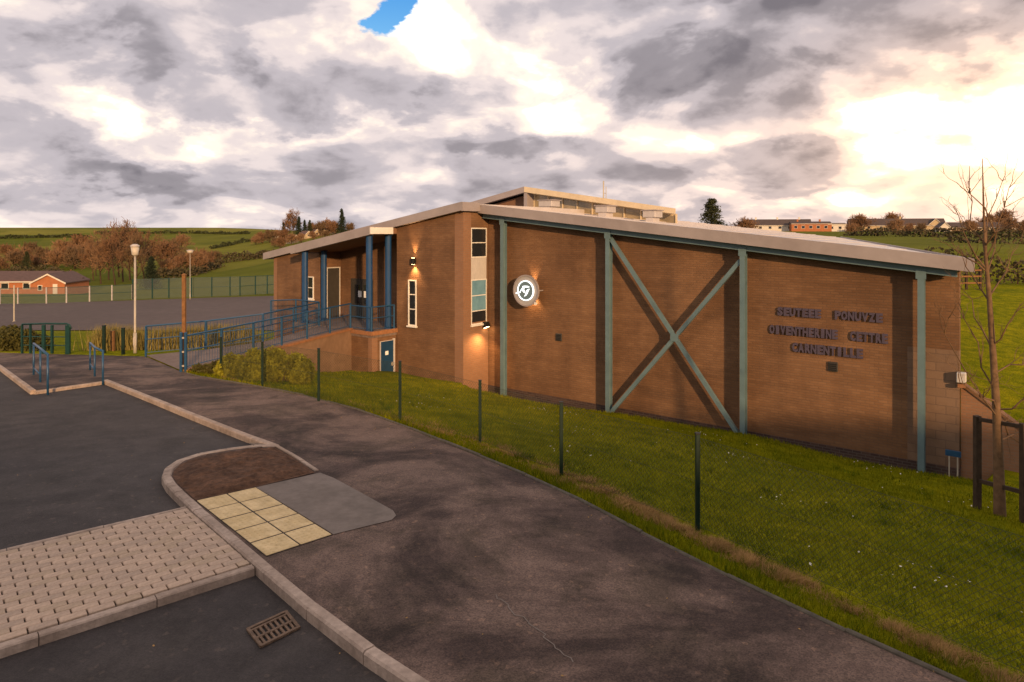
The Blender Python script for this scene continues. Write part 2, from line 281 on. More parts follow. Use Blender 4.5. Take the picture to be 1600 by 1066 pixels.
# ------------------------------------------------------------------ mesh helpers
class MB:
    def __init__(s): s.v = []; s.f = []
    def add(s, vs, fs):
        b = len(s.v); s.v += [tuple(p) for p in vs]; s.f += [tuple(i + b for i in f) for f in fs]; return s
    def box(s, a, b, top=None):
        (x0, y0, z0), (x1, y1, z1) = a, b
        return s.add([(x0, y0, z0), (x1, y0, z0), (x1, y1, z0), (x0, y1, z0), (x0, y0, z1), (x1, y0, z1), (x1, y1, z1), (x0, y1, z1)],
                     [(3, 2, 1, 0), (4, 5, 6, 7), (0, 1, 5, 4), (1, 2, 6, 5), (2, 3, 7, 6), (3, 0, 4, 7)])
    def hexa(s, bot, top):
        n = len(bot); s.add(list(bot) + list(top), [tuple(range(n - 1, -1, -1)), tuple(range(n, 2 * n))] + [(i, (i + 1) % n, n + (i + 1) % n, n + i) for i in range(n)]); return s
    def bar(s, p, q, w, h=None, up=(0, 0, 1)):
        p = Vector(p); q = Vector(q); d = (q - p).normalized(); u = Vector(up)
        if abs(d.dot(u)) > .98: u = Vector((0, 1, 0)) if abs(d.y) < .9 else Vector((1, 0, 0))
        a = d.cross(u).normalized(); b = a.cross(d).normalized(); h = h or w
        k = [a * (w / 2) + b * (h / 2), -a * (w / 2) + b * (h / 2), -a * (w / 2) - b * (h / 2), a * (w / 2) - b * (h / 2)]
        return s.hexa([p + c for c in k], [q + c for c in k])
    def tube(s, pts, r, n=8, caps=True):
        pts = [Vector(p) for p in pts]; rs = r if isinstance(r, (list, tuple)) else [r] * len(pts); rings = []; b0 = len(s.v); prev = None
        for i, p in enumerate(pts):
            d = (pts[min(i + 1, len(pts) - 1)] - pts[max(i - 1, 0)]).normalized()
            if prev is None: a = d.cross(Vector((0, 0, 1)) if abs(d.z) < .95 else Vector((1, 0, 0))).normalized()
            else: a = (prev - d * prev.dot(d)).normalized()
            prev = a; b = d.cross(a)
            s.v += [tuple(p + (a * math.cos(2 * math.pi * k / n) + b * math.sin(2 * math.pi * k / n)) * rs[i]) for k in range(n)]
        for i in range(len(pts) - 1):
            for k in range(n):
                s.f.append((b0 + i * n + k, b0 + i * n + (k + 1) % n, b0 + (i + 1) * n + (k + 1) % n, b0 + (i + 1) * n + k))
        if caps: s.f.append(tuple(b0 + k for k in range(n - 1, -1, -1))); e = b0 + (len(pts) - 1) * n; s.f.append(tuple(e + k for k in range(n)))
        return s
    def build(s, name, mat, parent=None, smooth=False, bevel=0, origin=None):
        me = bpy.data.meshes.new(name); o_ = Vector(origin) if origin is not None else (Vector(parent['base']) if parent is not None and 'base' in parent else Vector((0, 0, 0)))
        me.from_pydata([tuple(Vector(p) - o_) for p in s.v], [], s.f); me.update()
        o = bpy.data.objects.new(name, me); COL.objects.link(o); me.materials.append(MATS[mat])
        if parent is not None: o.parent = parent
        elif origin is not None: o.location = o_
        if bevel:
            bm = bmesh.new(); bm.from_mesh(me); bmesh.ops.bevel(bm, geom=bm.edges[:], offset=bevel, segments=1, affect='EDGES'); bm.to_mesh(me); bm.free()
        if smooth:
            for p in me.polygons: p.use_smooth = True
        return o
def tag(o, label=None, cat=None, group=None, kind=None):
    for k, v in (('label', label), ('category', cat), ('group', group), ('kind', kind)):
        if v: o[k] = v
    return o
ROOTS = []
def thing(name, base, label, cat, group=None):
    o = bpy.data.objects.new(name, None); COL.objects.link(o); o.location = base; o['base'] = tuple(base); o.empty_display_size = .3
    ROOTS.append(o); return tag(o, label, cat, group)
def np_mesh(name, verts, faces, mat, parent=None, loc=None):
    me = bpy.data.meshes.new(name); verts = np.asarray(verts, np.float32); faces = np.asarray(faces, np.int32)
    n, k = faces.shape
    me.vertices.add(len(verts)); me.vertices.foreach_set('co', verts.ravel()); me.loops.add(n * k); me.loops.foreach_set('vertex_index', faces.ravel())
    me.polygons.add(n); me.polygons.foreach_set('loop_start', np.arange(0, n * k, k, dtype=np.int32)); me.update(calc_edges=True)
    o = bpy.data.objects.new(name, me); COL.objects.link(o); me.materials.append(MATS[mat])
    if parent is not None: o.parent = parent
    if loc is not None: o.location = loc
    return o
def copy_thing(src, loc, rz=0, sc=1.0, label=None):
    r = src.copy(); COL.objects.link(r); r.location = loc; r.rotation_euler = (0, 0, rz); r.scale = (sc, sc, sc) if isinstance(sc, (int, float)) else sc
    if 'base' in r: r['base'] = tuple(loc); ROOTS.append(r)
    if label: r['label'] = label
    for ch in src.children:
        c = ch.copy(); COL.objects.link(c); c.parent = r
        for g in ch.children:
            d = g.copy(); COL.objects.link(d); d.parent = c
    return r

# ------------------------------------------------------------------ the lie of the land
def hu(y): y = np.asarray(y, float); return -.064 * .8 * np.log1p(np.exp(np.clip((y - 9) / .8, -40, 40)))
def G(px, py, off=0.0):        # photo point -> point of the paved level
    k = (py - HZ) / F; d = 6.0
    for _ in range(60): d = (CH - float(hu(d)) - off) / k
    return Vector(((px - 800) / F * d, d, float(hu(d)) + off))
def P3(px, py, d): return Vector(((px - 800) / F * d, d, CH - (py - HZ) / F * d))
O2 = Vector((-.127, 27.0)); U2 = Vector((.7863, -.6178)); N2 = Vector((-.6178, -.7863))
WANG = math.atan2(U2.y, U2.x)
def loc2w(s, y, z): p = O2 + U2 * s - N2 * y; return Vector((p.x, p.y, z))
EDGE = [G(*p) for p in [(1495, 1066), (1300, 978), (1180, 922), (1090, 878), (980, 822), (870, 764), (750, 714), (640, 670), (560, 641), (470, 617), (400, 604), (340, 594), (300, 587), (284, 581)]]
EDGE = [Vector((17, -12, 0)), Vector((11.5, -5, 0)), Vector((7.2, .4, 0))] + EDGE
GATE = EDGE[-1].copy()
RAMP_END = loc2w(-6.25, -2.85, -.6)
_d = (Vector((RAMP_END.x, RAMP_END.y)) - Vector((GATE.x, GATE.y))).normalized(); _l = Vector((-_d.y, _d.x)) * .75
LINE = [(p.x, p.y) for p in EDGE] + [(GATE.x + _d.x * .8 + _l.x, GATE.y + _d.y * .8 + _l.y), (RAMP_END.x + _l.x, RAMP_END.y + _l.y)]
LINE.append((RAMP_END.x + _l.x + _d.x * 3000, RAMP_END.y + _l.y + _d.y * 3000))
LINE = np.array(LINE)
def line_dist(x, y, pts):
    best = np.full(x.shape, 1e9); side = np.zeros(x.shape); ny = np.zeros(x.shape)
    for i in range(len(pts) - 1):
        ax, ay = pts[i]; bx, by = pts[i + 1]; dx, dy = bx - ax, by - ay; L2 = dx * dx + dy * dy
        t = np.clip(((x - ax) * dx + (y - ay) * dy) / L2, 0, 1); qx = ax + t * dx; qy = ay + t * dy
        d = np.hypot(x - qx, y - qy); m = d < best - 1e-9
        best[m] = d[m]; side[m] = (dx * (y - ay) - dy * (x - ax))[m]; ny[m] = qy[m]
    return best, side, ny
def sst(a, b, x): t = np.clip((x - a) / (b - a), 0, 1); return t * t * (3 - 2 * t)
def table(d, tb): a = np.array(tb); return np.interp(d, a[:, 0], a[:, 1])
PL = [(-50, 0), (26, -1.088), (60, -5.12), (98, -5.12), (106, -6.9), (125, -7.0), (180, -6.7), (260, -5), (360, -1.2), (500, 6.3), (580, 8.4), (700, 6), (1500, -10), (4000, -40)]
PM = [(-50, 0), (26, -1.088), (60, -5.12), (95, -5.12), (130, -4.2), (200, -2.2), (280, 1.6), (340, 4.6), (400, 5.6), (600, 5), (1500, -10), (4000, -40)]
PR = [(-50, -2.6), (17, -2.5), (20, -1.75), (24, -.97), (34, .38), (38, .5), (60, .6), (70, 1.0), (100, 1.6), (200, 2.9), (300, 4.4), (420, 5.2), (600, 4), (1500, -10), (4000, -40)]
def far_h(x, y):
    px = 800 + F * x / np.maximum(y, 5)
    l = table(y, PL); m = table(y, PM); r = table(y, PR)
    w1 = sst(330, 520, px); w2 = sst(700, 1050, px)
    return (l * (1 - w1) + m * w1) * (1 - w2) + r * w2
E_ONLY = np.array([(p.x, p.y) for p in EDGE])
def terrain(x, y):
    x = np.asarray(x, float); y = np.asarray(y, float)
    _, side, _ = line_dist(x, y, LINE)
    a, _, ney = line_dist(x, y, E_ONLY)
    left = np.where(y < 60, table(y, PL), 0); left = np.where(y < 26, hu(y), left)
    left = np.where(y >= 60, far_h(x, y), left)
    dx = x - O2.x; dy = y - O2.y
    s = dx * U2.x + dy * U2.y; n = dx * N2.x + dy * N2.y
    off = np.where(s < -4.8, 2.0, np.where(s < -1.05, .4, 1.3))
    f = a / (a + np.maximum(n - off, 0) * 1.0 + 1e-6)
    crest = -2.6 + .30 * sst(-4, -9, s) + .14 * sst(4, 7, s) * sst(13, 9.5, s)
    bank = hu(ney) + (crest - hu(ney)) * f ** .95
    bank += .05 * np.sin(x * .9 + 1) * np.sin(y * .7) * sst(.5, 2.5, a)
    tr = sst(1.3, .85, n) * ((s > -1.2) & (s < 15.6))
    bank = bank * (1 - tr) + (-3.05) * tr
    farh = far_h(x, y)
    w = sst(1.5, -4, n) * (s > 15.2 - .40 * np.maximum(0, -n))
    bank = bank * (1 - w) + np.where(y < 60, table(y, PR), farh) * w
    inb = (n < .2) & (s <= 15.2 - .40 * np.maximum(0, -n)) & (n > -16)
    bank = np.where(inb, -3.2, bank)
    bf = sst(38, 60, y); bank = bank * (1 - bf) + farh * bf
    return np.where(side > 0, left, bank)
def tz(x, y): return float(terrain(np.array([x]), np.array([y]))[0])
def GT(px, py, d0=None):       # photo point -> terrain
    k = (py - HZ) / F; u = (px - 800) / F; prev = 2.0
    ds = np.arange(4, 120, .05); h = terrain(u * ds, ds) - (CH - k * ds); i = int(np.argmax(h > 0))
    d = ds[i]; return Vector((u * d, d, float(terrain(np.array([u * d]), np.array([d]))[0])))

# paved outlines (plan)
K1N = [Vector((13.2, -8.5, 0)), Vector((7, -2.35, 0)), Vector((3, 1.6, 0))] + [G(*p) for p in [(660, 1066), (606, 1036), (499, 957), (440, 908), (385, 860), (310, 797)]]
K1C = [G(*p) for p in [(310, 797), (272, 762), (260, 748), (260, 736), (272, 724), (300, 712), (350, 703), (400, 697), (432, 697)]]
K1F = [G(*p) for p in [(432, 697), (385, 680), (300, 647), (230, 619), (165, 594)]]
CROSS_R = G(165, 594); CROSS_L = G(52, 610)
K0 = [G(52, 610), G(0, 572)]; _k = (K0[1] - K0[0]); K0.append(K0[1] + _k * 4.0)
for p in K0: p.z = float(hu(p.y))
FARL = [G(-260, 548), G(0, 551), G(110, 554), G(195, 556), G(228, 557)]
FR = [G(228, 557), Vector((-9.3, 25.6, -.8)), Vector(loc2w(-8.3, -2.85, -.6))]
def ease_poly(pts): return [(p.x, p.y) for p in pts]
ROAD = ease_poly(K1N + K1C[1:] + K1F[1:] + K0) + [(K0[-1].x - 3, -14), (13.2, -14)]
PAVE = ease_poly(EDGE) + ease_poly(list(reversed(FARL))) + ease_poly(list(reversed(K0))) + ease_poly(list(reversed(K1F))) + ease_poly(list(reversed(K1C)))[1:] + ease_poly(list(reversed(K1N)))[1:]
def inpoly(x, y, poly):
    c = np.zeros(x.shape, bool); n = len(poly)
    for i in range(n):
        x0, y0 = poly[i]; x1, y1 = poly[(i + 1) % n]
        if y0 == y1: continue
        m = ((y0 > y) != (y1 > y)) & (x < (x1 - x0) * (y - y0) / (y1 - y0) + x0); c ^= m
    return c
def seg_axis(lo, hi, step, far, g):
    a = list(np.arange(lo, hi, step)); s = step; v = hi
    while v < far: a.append(v); s *= g; v += s
    return a
xs = np.array([-v for v in reversed(seg_axis(30, 30.1, .5, 3000, 1.12))] + list(np.arange(-29.6, 22, .33)) + seg_axis(22, 22.1, .5, 3000, 1.12))
ys = np.array(list(np.arange(-14, 46, .33)) + seg_axis(46, 46.1, .5, 3500, 1.07))
GX, GY = np.meshgrid(xs, ys); T = terrain(GX, GY)
def shrunk(poly, gx, gy, m):
    ins = inpoly(gx, gy, poly); d, _, _ = line_dist(gx.ravel(), gy.ravel(), poly + [poly[0]]); return ins & (d.reshape(gx.shape) > m)
near = (GY < 34) & (np.abs(GX) < 60)
low = np.zeros(GX.shape, bool)
for pl in (ROAD, PAVE): low |= shrunk(pl, GX, GY, .30)
T = np.where(low & near, T - .35, T - .0)
edge_in = near & ~low & (inpoly(GX, GY, ROAD) | inpoly(GX, GY, PAVE)); T = np.where(edge_in, T - .16, T)
ny, nx = GX.shape; idx = np.arange(nx * ny).reshape(ny, nx)
fc = np.stack([idx[:-1, :-1], idx[:-1, 1:], idx[1:, 1:], idx[1:, :-1]], -1).reshape(-1, 4)
gr = np_mesh('ground', np.stack([GX, GY, T], -1).reshape(-1, 3), fc, 'ground_grass'); tag(gr, kind='structure')
for p in gr.data.polygons: p.use_smooth = True

def drape(name, poly, mat, off=0.0, hfun=hu, step=.5, parent=None, kind='structure', thick=0.0):
    vs = [Vector((p[0], p[1], 0)) for p in poly]; tri = tessellate_polygon([vs])
    bm = bmesh.new(); bv = [bm.verts.new(v) for v in vs]
    for t in tri:
        try: bm.faces.new([bv[i] for i in t])
        except ValueError: pass
    y0 = min(p[1] for p in poly); y1 = max(p[1] for p in poly); k = math.ceil(y0 / step)
    while k * step < y1:
        bmesh.ops.bisect_plane(bm, geom=bm.verts[:] + bm.edges[:] + bm.faces[:], plane_co=(0, k * step, 0), plane_no=(0, 1, 0)); k += 1
    for v in bm.verts: v.co.z = float(hfun(v.co.y)) + off
    bmesh.ops.recalc_face_normals(bm, faces=bm.faces)
    for f in bm.faces:
        if f.normal.z < 0: f.normal_flip()
    me = bpy.data.meshes.new(name); bm.to_mesh(me); bm.free(); me.materials.append(MATS[mat])
    o = bpy.data.objects.new(name, me); COL.objects.link(o)
    if parent: o.parent = parent
    if kind: o['kind'] = kind
    return o
drape('car_park', ROAD, 'asphalt', -.10)
drape('pavement', PAVE, 'path', -.004)

# ------------------------------------------------------------------ kerbs of single stones
def resample(pts, step):
    pts = [Vector((p.x, p.y)) for p in pts]; out = [pts[0].copy()]; need = step; i = 0; cur = pts[0].copy()
    while i < len(pts) - 1:
        seg = pts[i + 1] - cur; L_ = seg.length
        if L_ >= need: cur = cur + seg.normalized() * need; out.append(cur.copy()); need = step
        else: need -= L_; i += 1; cur = pts[i].copy()
    if (out[-1] - pts[-1]).length > .12: out.append(pts[-1])
    return out
def kerb(pts, step=.915, w=.125, top=.0, bot=-.22, gap=.008, bev=.018, parent=None, mat='kerb', name='kerb_stone', hf=hu, jit=.004, dz=None):
    q = resample(pts, step)
    for i in range(len(q) - 1):
        a, b = q[i], q[i + 1]; d = (b - a).normalized(); nrm = Vector((-d.y, d.x)); a2 = a + d * gap / 2; b2 = b - d * gap / 2
        j = random.uniform(-jit, jit); bt = MB(); z0 = float(hf(a.y)) + j; z1 = float(hf(b.y)) + j
        if dz: z0 += dz(a); z1 += dz(b)
        def ring(p, z):
            h = w / 2
            return [(p.x - nrm.x * h, p.y - nrm.y * h, z + bot), (p.x - nrm.x * h, p.y - nrm.y * h, z + top - bev), (p.x - nrm.x * (h - bev), p.y - nrm.y * (h - bev), z + top),
                    (p.x + nrm.x * (h - bev), p.y + nrm.y * (h - bev), z + top), (p.x + nrm.x * h, p.y + nrm.y * h, z + top - bev), (p.x + nrm.x * h, p.y + nrm.y * h, z + bot)]
        bt.hexa(ring(a2, z0), ring(b2, z1)); o = bt.build(name, mat, parent, origin=(a.x, a.y, z0) if parent is None else None)
kr = thing('kerb', (0, 0, 0), None, None); tag(kr, kind='structure')
kerb(K1N, parent=kr, top=.012); kerb(K1C, .42, parent=kr, top=.012); kerb(K1F, parent=kr, top=.012); kerb(K0, parent=kr, top=.012)
kerb([CROSS_L, CROSS_R], parent=kr, top=-.012, w=.2)
ed = thing('path_edging', (0, 0, 0), None, None); tag(ed, kind='structure')
kerb([p + Vector((.03, 0, 0)) for p in EDGE], 1.2, .05, .02, -.2, .006, .012, ed, 'edging', 'edging_board', jit=.014)
bed_in = [G(*p) for p in [(432, 697), (462, 714), (497, 737)]]
kerb(bed_in, .6, .06, .02, -.15, .006, .008, ed, 'kerb', 'edging_board')

# planting bed, tactile slabs, concrete patch
soil_poly = ease_poly([G(*p) for p in [(306, 783), (278, 757), (270, 745), (272, 736), (282, 726), (306, 716), (352, 707), (402, 701), (430, 700), (460, 717), (492, 739), (400, 762)]])
def bed():
    xs_ = [p[0] for p in soil_poly]; ys_ = [p[1] for p in soil_poly]; st = .07
    gx, gy = np.meshgrid(np.arange(min(xs_), max(xs_), st), np.arange(min(ys_), max(ys_), st))
    d, _, _ = line_dist(gx.ravel(), gy.ravel(), soil_poly + [soil_poly[0]]); d = d.reshape(gx.shape)
    ins0 = inpoly(gx, gy, soil_poly); z = np.where(ins0 & (d > .04), hu(gy) + .002 + np.minimum(d, .3) * .2 + RNG.normal(0, .012, gx.shape), hu(gy) - .03)
    o = drape('soil', soil_poly, 'soil', .006)
    ins = ins0; keep = ins[:-1, :-1] | ins[1:, :-1] | ins[:-1, 1:] | ins[1:, 1:]
    ii = np.arange(gx.size).reshape(gx.shape); f = np.stack([ii[:-1, :-1], ii[:-1, 1:], ii[1:, 1:], ii[1:, :-1]], -1)[keep]
    o2 = np_mesh('soil_surface', np.stack([gx, gy, z + .004], -1).reshape(-1, 3), f, 'soil', parent=o); o2['kind'] = 'stuff'
bed()
ta, tb_, tc_, td = [G(*p) for p in [(306, 783), (400, 762), (520, 836), (416, 870)]]
slabs = thing('tactile_paving', (0, 0, 0), None, None); tag(slabs, kind='structure')
def lerp2(u, v): return ta * (1 - u) * (1 - v) + tb_ * u * (1 - v) + tc_ * u * v + td * (1 - u) * v
drape('slab_bed', ease_poly([ta, tb_, tc_, td]), 'joint', .002, parent=slabs, kind=None)
for i in range(2):
    for j in range(5):
        g0 = .012; c = [lerp2((i + a) / 2 + (g0 if a == 0 else -g0), (j + b) / 5 + (g0 * .55 if b == 0 else -g0 * .55)) for a, b in ((0, 0), (1, 0), (1, 1), (0, 1))]
        zz = random.uniform(-.002, .003); m = MB(); m.hexa([p + Vector((0, 0, -.03)) for p in reversed(c)], [p + Vector((0, 0, .012 + zz)) for p in reversed(c)])
        s_ = m.build('tactile_slab', 'tactile', slabs, bevel=.004)
        bl = MB()
        for a in range(6):
            for b in range(6):
                p = lerp2((i + (a + .5) / 6 * .94 + .03) / 2, (j + (b + .5) / 6 * .94 + .03) / 5); z = p.z + .0122 + zz
                r1 = [(p.x + .017 * math.cos(k * 1.0472), p.y + .017 * math.sin(k * 1.0472), z) for k in range(6)]; r2 = [(p.x + .011 * math.cos(k * 1.0472), p.y + .011 * math.sin(k * 1.0472), z + .005) for k in range(6)]
                n0 = len(bl.v); bl.v += r1 + r2; bl.f += [(n0 + k, n0 + (k + 1) % 6, n0 + 6 + (k + 1) % 6, n0 + 6 + k) for k in range(6)] + [tuple(n0 + 6 + k for k in range(6))]
        b_ = bl.build('blister', 'tactile', s_, origin=(0, 0, 0)); b_['kind'] = 'stuff'
pp = [G(*p) for p in [(400, 762), (500, 739), (521, 747), (614, 798), (619, 806), (612, 813), (521, 835.5)]]
drape('concrete_patch', ease_poly(pp), 'patch', .004)

# block paved strip across the road
A_ = G(285, 793); B_ = G(395, 880); A0_ = G(0, 862); B0_ = G(0, 1000)
dv = ((A0_ - A_).normalized() + (B0_ - B_).normalized()); dv.z = 0; dv.normalize(); wv = Vector((dv.y, -dv.x, 0)); wv = wv if wv.dot(B_ - A_) > 0 else -wv
org = Vector((A_.x, A_.y, 0)) - dv * .55
band_w = 2.02
def bp_(u, v, z=0): p = org + dv * u + wv * v; return Vector((p.x, p.y, z + float(hu(p.y))))
bk = thing('block_paving', (0, 0, 0), None, None); tag(bk, kind='structure')
# the strip meets the slanting kerb: keep blocks whose centre lies on the road side of it
kpts = [(p.x, p.y) for p in K1N[3:]] + [(p.x, p.y) for p in K1C[1:4]]
kl = np.array(kpts)
def road_side(u, v):
    p = bp_(u, v); d, s_, _ = line_dist(np.array([p.x]), np.array([p.y]), kl); return d[0] if s_[0] > 0 else -d[0]
LEN = 8.0; RW = .10; BL = .222; far_blocks = MB(); count = 0; bmesh_cache = {}
proto = MB().box((-.1045, -.0485, -.05), (.1045, .0485, .008))
for k in range(4):
    o = proto.build('paving_block', 'block%d' % k, bk, bevel=.006); bmesh_cache[k] = o.data; bpy.data.objects.remove(o)
ang = math.atan2(dv.y, dv.x)
for r_ in range(20):
    for c_ in range(int(LEN / BL)):
        u = (c_ + .5 + .5 * (r_ % 2)) * BL; v = (r_ + .5) * RW + .01
        if road_side(u, v) < .16 or road_side(u - .1, v) < .075: continue
        p = bp_(u, v, -.025)
        if u < 3.6 and count < 300:
            o = bpy.data.objects.new('paving_block', bmesh_cache[random.choice((0, 0, 1, 2, 3))]); COL.objects.link(o); o.parent = bk; count += 1
            o.location = p + Vector((0, 0, random.uniform(-.002, .002))); o.rotation_euler = (random.uniform(-.006, .006), random.uniform(-.006, .006), ang + random.uniform(-.008, .008))
        else:
            q = [bp_(u + a, v + b, -.017) for a, b in ((-.1, -.048), (.1, -.048), (.1, .048), (-.1, .048))]
            far_blocks.hexa([t_ + Vector((0, 0, -.05)) for t_ in reversed(q)], list(reversed(q)))
o = far_blocks.build('paving_blocks_beyond', 'block0', bk); o['kind'] = 'stuff'
# end cuts against the kerb and bedding
strip = [bp_(0, 0), bp_(LEN, 0), bp_(LEN, band_w), bp_(0, band_w)]
def clip_by_kerb(poly_uv):
    out = []
    for v in np.linspace(0, band_w, 13):
        u = 0.0
        while road_side(u, v) < .062 and u < 3: u += .01
        out.append(bp_(u, v))
    return out
left_edge = clip_by_kerb(None)
drape('block_bedding', ease_poly(left_edge + [bp_(LEN, band_w), bp_(LEN, 0)]), 'joint', -.045, parent=bk, kind=None)
cut = MB()
for i_ in range(20):     # the cut pieces beside the kerb
    v = (i_ + .5) * RW + .01; u0 = 0.0
    while road_side(u0, v) < .072: u0 += .005
    u1 = u0
    firsts = [(c_ + .5 + .5 * (i_ % 2)) * BL for c_ in range(40)]
    uu = next(f for f in firsts if not (road_side(f, v) < .16 or road_side(f - .1, v) < .075))
    if uu - .111 - u0 > .02:
        q = [bp_(u0, v - .048, -.017), bp_(uu - .115, v - .048, -.017), bp_(uu - .115, v + .048, -.017), bp_(u0, v + .048, -.017)]
        m = MB().hexa([t_ + Vector((0, 0, -.05)) for t_ in q[::-1]], q[::-1]); m.build('paving_block', 'block%d' % (i_ % 4), bk)
def strip_kerb(v, w_, top, st=.915):
    u0 = 0.0
    while road_side(u0, v) < .065: u0 += .01
    kerb([bp_(u0, v), bp_(LEN, v)], st, w_, top, -.25, .008, .012, kr)
strip_kerb(band_w + .075, .10, -.014); strip_kerb(-.04, .055, -.012)

# drain grating
def grating():
    c = [G(*p, -.096) for p in [(386, 985), (447, 957), (468, 983), (408, 1013)]]
    g = thing('drain_grating', tuple((c[0] + c[2]) / 2), 'rusty cast iron drain grating set in the tarmac beside the kerb', 'drain')
    z = Vector((0, 0, 1))
    def at(u, v, h=0): return c[0] * (1 - u) * (1 - v) + c[1] * u * (1 - v) + c[2] * u * v + c[3] * (1 - u) * v + z * h
    m = MB(); m.hexa([at(*p, .001) for p in ((0, 1), (1, 1), (1, 0), (0, 0))], [at(*p, .003) for p in ((0, 1), (1, 1), (1, 0), (0, 0))]); m.build('gully_dark_plate', 'dark', g)  # flat black plate stands in for the darkness below the bars
    fr = MB()
    for a, b in (((0, .03), (1, .03)), ((0, .97), (1, .97)), ((.015, 0), (.015, 1)), ((.985, 0), (.985, 1))): fr.bar(at(*a, .012), at(*b, .012), .028, .018)
    fr.bar(at(0, .17, .012), at(1, .17, .012), .022, .018); fr.build('frame', 'iron', g)
    for i in range(1, 8): MB().bar(at(i / 8, .17, .011), at(i / 8, 1, .011), .020, .016).build('bar', 'iron', g)
    MB().bar(at(0, .58, .013), at(1, .58, .013), .026, .016).build('cross_bar', 'iron', g)
grating()

# sports pitch
pit = [(-150, 82), (-58, 82.7), (-50, 86), (-41, 90), (-31, 93.5), (30, 96), (30, 58), (-60, 60), (-150, 62)]
def far_hp(y): return table(np.asarray(y, float), PL)
drape('sports_pitch', pit, 'pitch', .06, hfun=far_hp, step=3)

# ------------------------------------------------------------------ the sports centre (local frame: x along the long wall, -y towards the path)
BLD = bpy.data.objects.new('sports_centre', None); COL.objects.link(BLD); BLD.location = (O2.x, O2.y, 0); BLD.rotation_euler = (0, 0, WANG)
tag(BLD, 'long brown brick sports centre with pale sloping roof and blue columns', 'building')
def lt(name, base, label, cat, group=None):       # a thing fixed to the building but of its own, same local axes
    w = loc2w(*base); o = bpy.data.objects.new(name, None); COL.objects.link(o); o.location = w; o.rotation_euler = (0, 0, WANG); o['base'] = tuple(base); return tag(o, label, cat, group)
BASE = -3.06; WEND = 14.93
def rz(s): return 4.08 - .1088 * s               # underside of fascia of the hall roof
def rl(s): return 4.266 + .163 * (s + 1.053)      # underside of fascia of the entrance roof (falls to the left)
def prism_xz(m, pts, y0, y1, sk=0.0):             # outline in x-z, pushed through y (sk: slant of the sides)
    return m.hexa([(x, y0, z) for x, z in pts], [(x - sk * (y1 - y0), y1, z) for x, z in pts])
def part(name, mat, fn, parent=BLD, **k): m = MB(); fn(m); return m.build(name, mat, parent, **k)
# hall shell
part('wall', 'brick', lambda m: prism_xz(m, [(-1.05, BASE + .35), (13.75, BASE + .35), (13.75, rz(13.75) + .12), (-1.05, rz(-1.05) + .12)], 0, .3))
part('end_wall', 'blockwork', lambda m: prism_xz(m, [(13.75, BASE + .35), (WEND, BASE + .35), (WEND, 0.35), (13.75, 0.35)], -.004, .3))
part('end_wall', 'brick', lambda m: prism_xz(m, [(13.75, 0.35), (WEND, 0.35), (WEND, rz(WEND) + .12), (13.75, rz(13.75) + .12)], 0, .3))
SK = .40                                          # the right-hand end wall runs back at a slant
skx = lambda s, y: s - SK * max(0, y + .72)
part('end_wall', 'brick', lambda m: m.hexa([(WEND - .3, .3, BASE), (WEND - .3 - SK * 15.7, 16, BASE), (WEND - .6 - SK * 15.7, 16, BASE), (WEND - .6, .3, BASE)][::-1], [(WEND - .3, .3, rz(WEND) + .1), (WEND - .3 - SK * 15.7, 16, rz(WEND - 6.5) - .2), (WEND - .6 - SK * 15.7, 16, rz(WEND - 6.5) - .2), (WEND - .6, .3, rz(WEND - .3) + .1)][::-1]))
part('plinth', 'brick_plinth', lambda m: m.box((-1.05, -.02, BASE - .3), (WEND + .02, .32, BASE + .35)))
part('rear_wall', 'brick', lambda m: prism_xz(m, [(-14, BASE), (WEND - .7 - SK * 15.7, BASE), (WEND - .7 - SK * 15.7, rz(WEND - 7)), (-1, rz(-1)), (-14, rl(-13.8))], 16, 16.3))
def roof_slab(m, a, b, f, y0, y1, t): prism_xz(m, [(a, f(a)), (b, f(b)), (b, f(b) + t), (a, f(a) + t)], y0, y1)
def sheet(m):
    q = [(-1.05, -.55), (15.2, -.55), (15.2 - SK * 17, 16.5), (-1.05, 16.5)]
    m.hexa([(x, y, rz(x) + .10 - .016 * (y + .55)) for x, y in q], [(x, y, rz(x) + .30 - .016 * (y + .55)) for x, y in q])
hr = part('roof', 'roof_sheet', sheet)
part('fascia', 'fascia', lambda m: roof_slab(m, -1.12, 15.3, lambda s: rz(s) + .02, -.72, -.55, .345), hr)
part('fascia', 'fascia', lambda m: m.hexa([(15.202, -.55, rz(15.2) + .02), (15.3, -.55, rz(15.3) + .02), (15.3 - SK * 17, 16.5, rz(15.3 - SK * 17) - .25), (15.202 - SK * 17, 16.5, rz(15.2 - SK * 17) - .25)], [(15.202, -.55, rz(15.2) + .355), (15.3, -.55, rz(15.3) + .355), (15.3 - SK * 17, 16.5, rz(15.3 - SK * 17) + .08), (15.202 - SK * 17, 16.5, rz(15.2 - SK * 17) + .08)]), hr)
part('soffit', 'soffit', lambda m: roof_slab(m, -1.05, 15.2, lambda s: rz(s) + .06, -.55, .0, .04), hr)
for k in range(17):                               # standing seams of the sheet roof
    s_ = -.6 + k * .98
    yend = min(16.4, (15.0 - s_) / SK - .6)
    if yend > 0: part('seam', 'roof_sheet', lambda m: m.bar((s_, -.5, rz(s_) + .308), (s_, yend, rz(s_) + .308 - .016 * (yend + .5)), .03, .03), hr)
part('eaves_beam', 'teal', lambda m: roof_slab(m, -1.0, WEND - .02, lambda s: rz(s) - .16, -.42, -.24, .16))
part('eaves_beam', 'teal', lambda m: roof_slab(m, -1.0, WEND - .02, lambda s: rz(s) - .17, -.45, -.21, .022))
BAY = 4.707
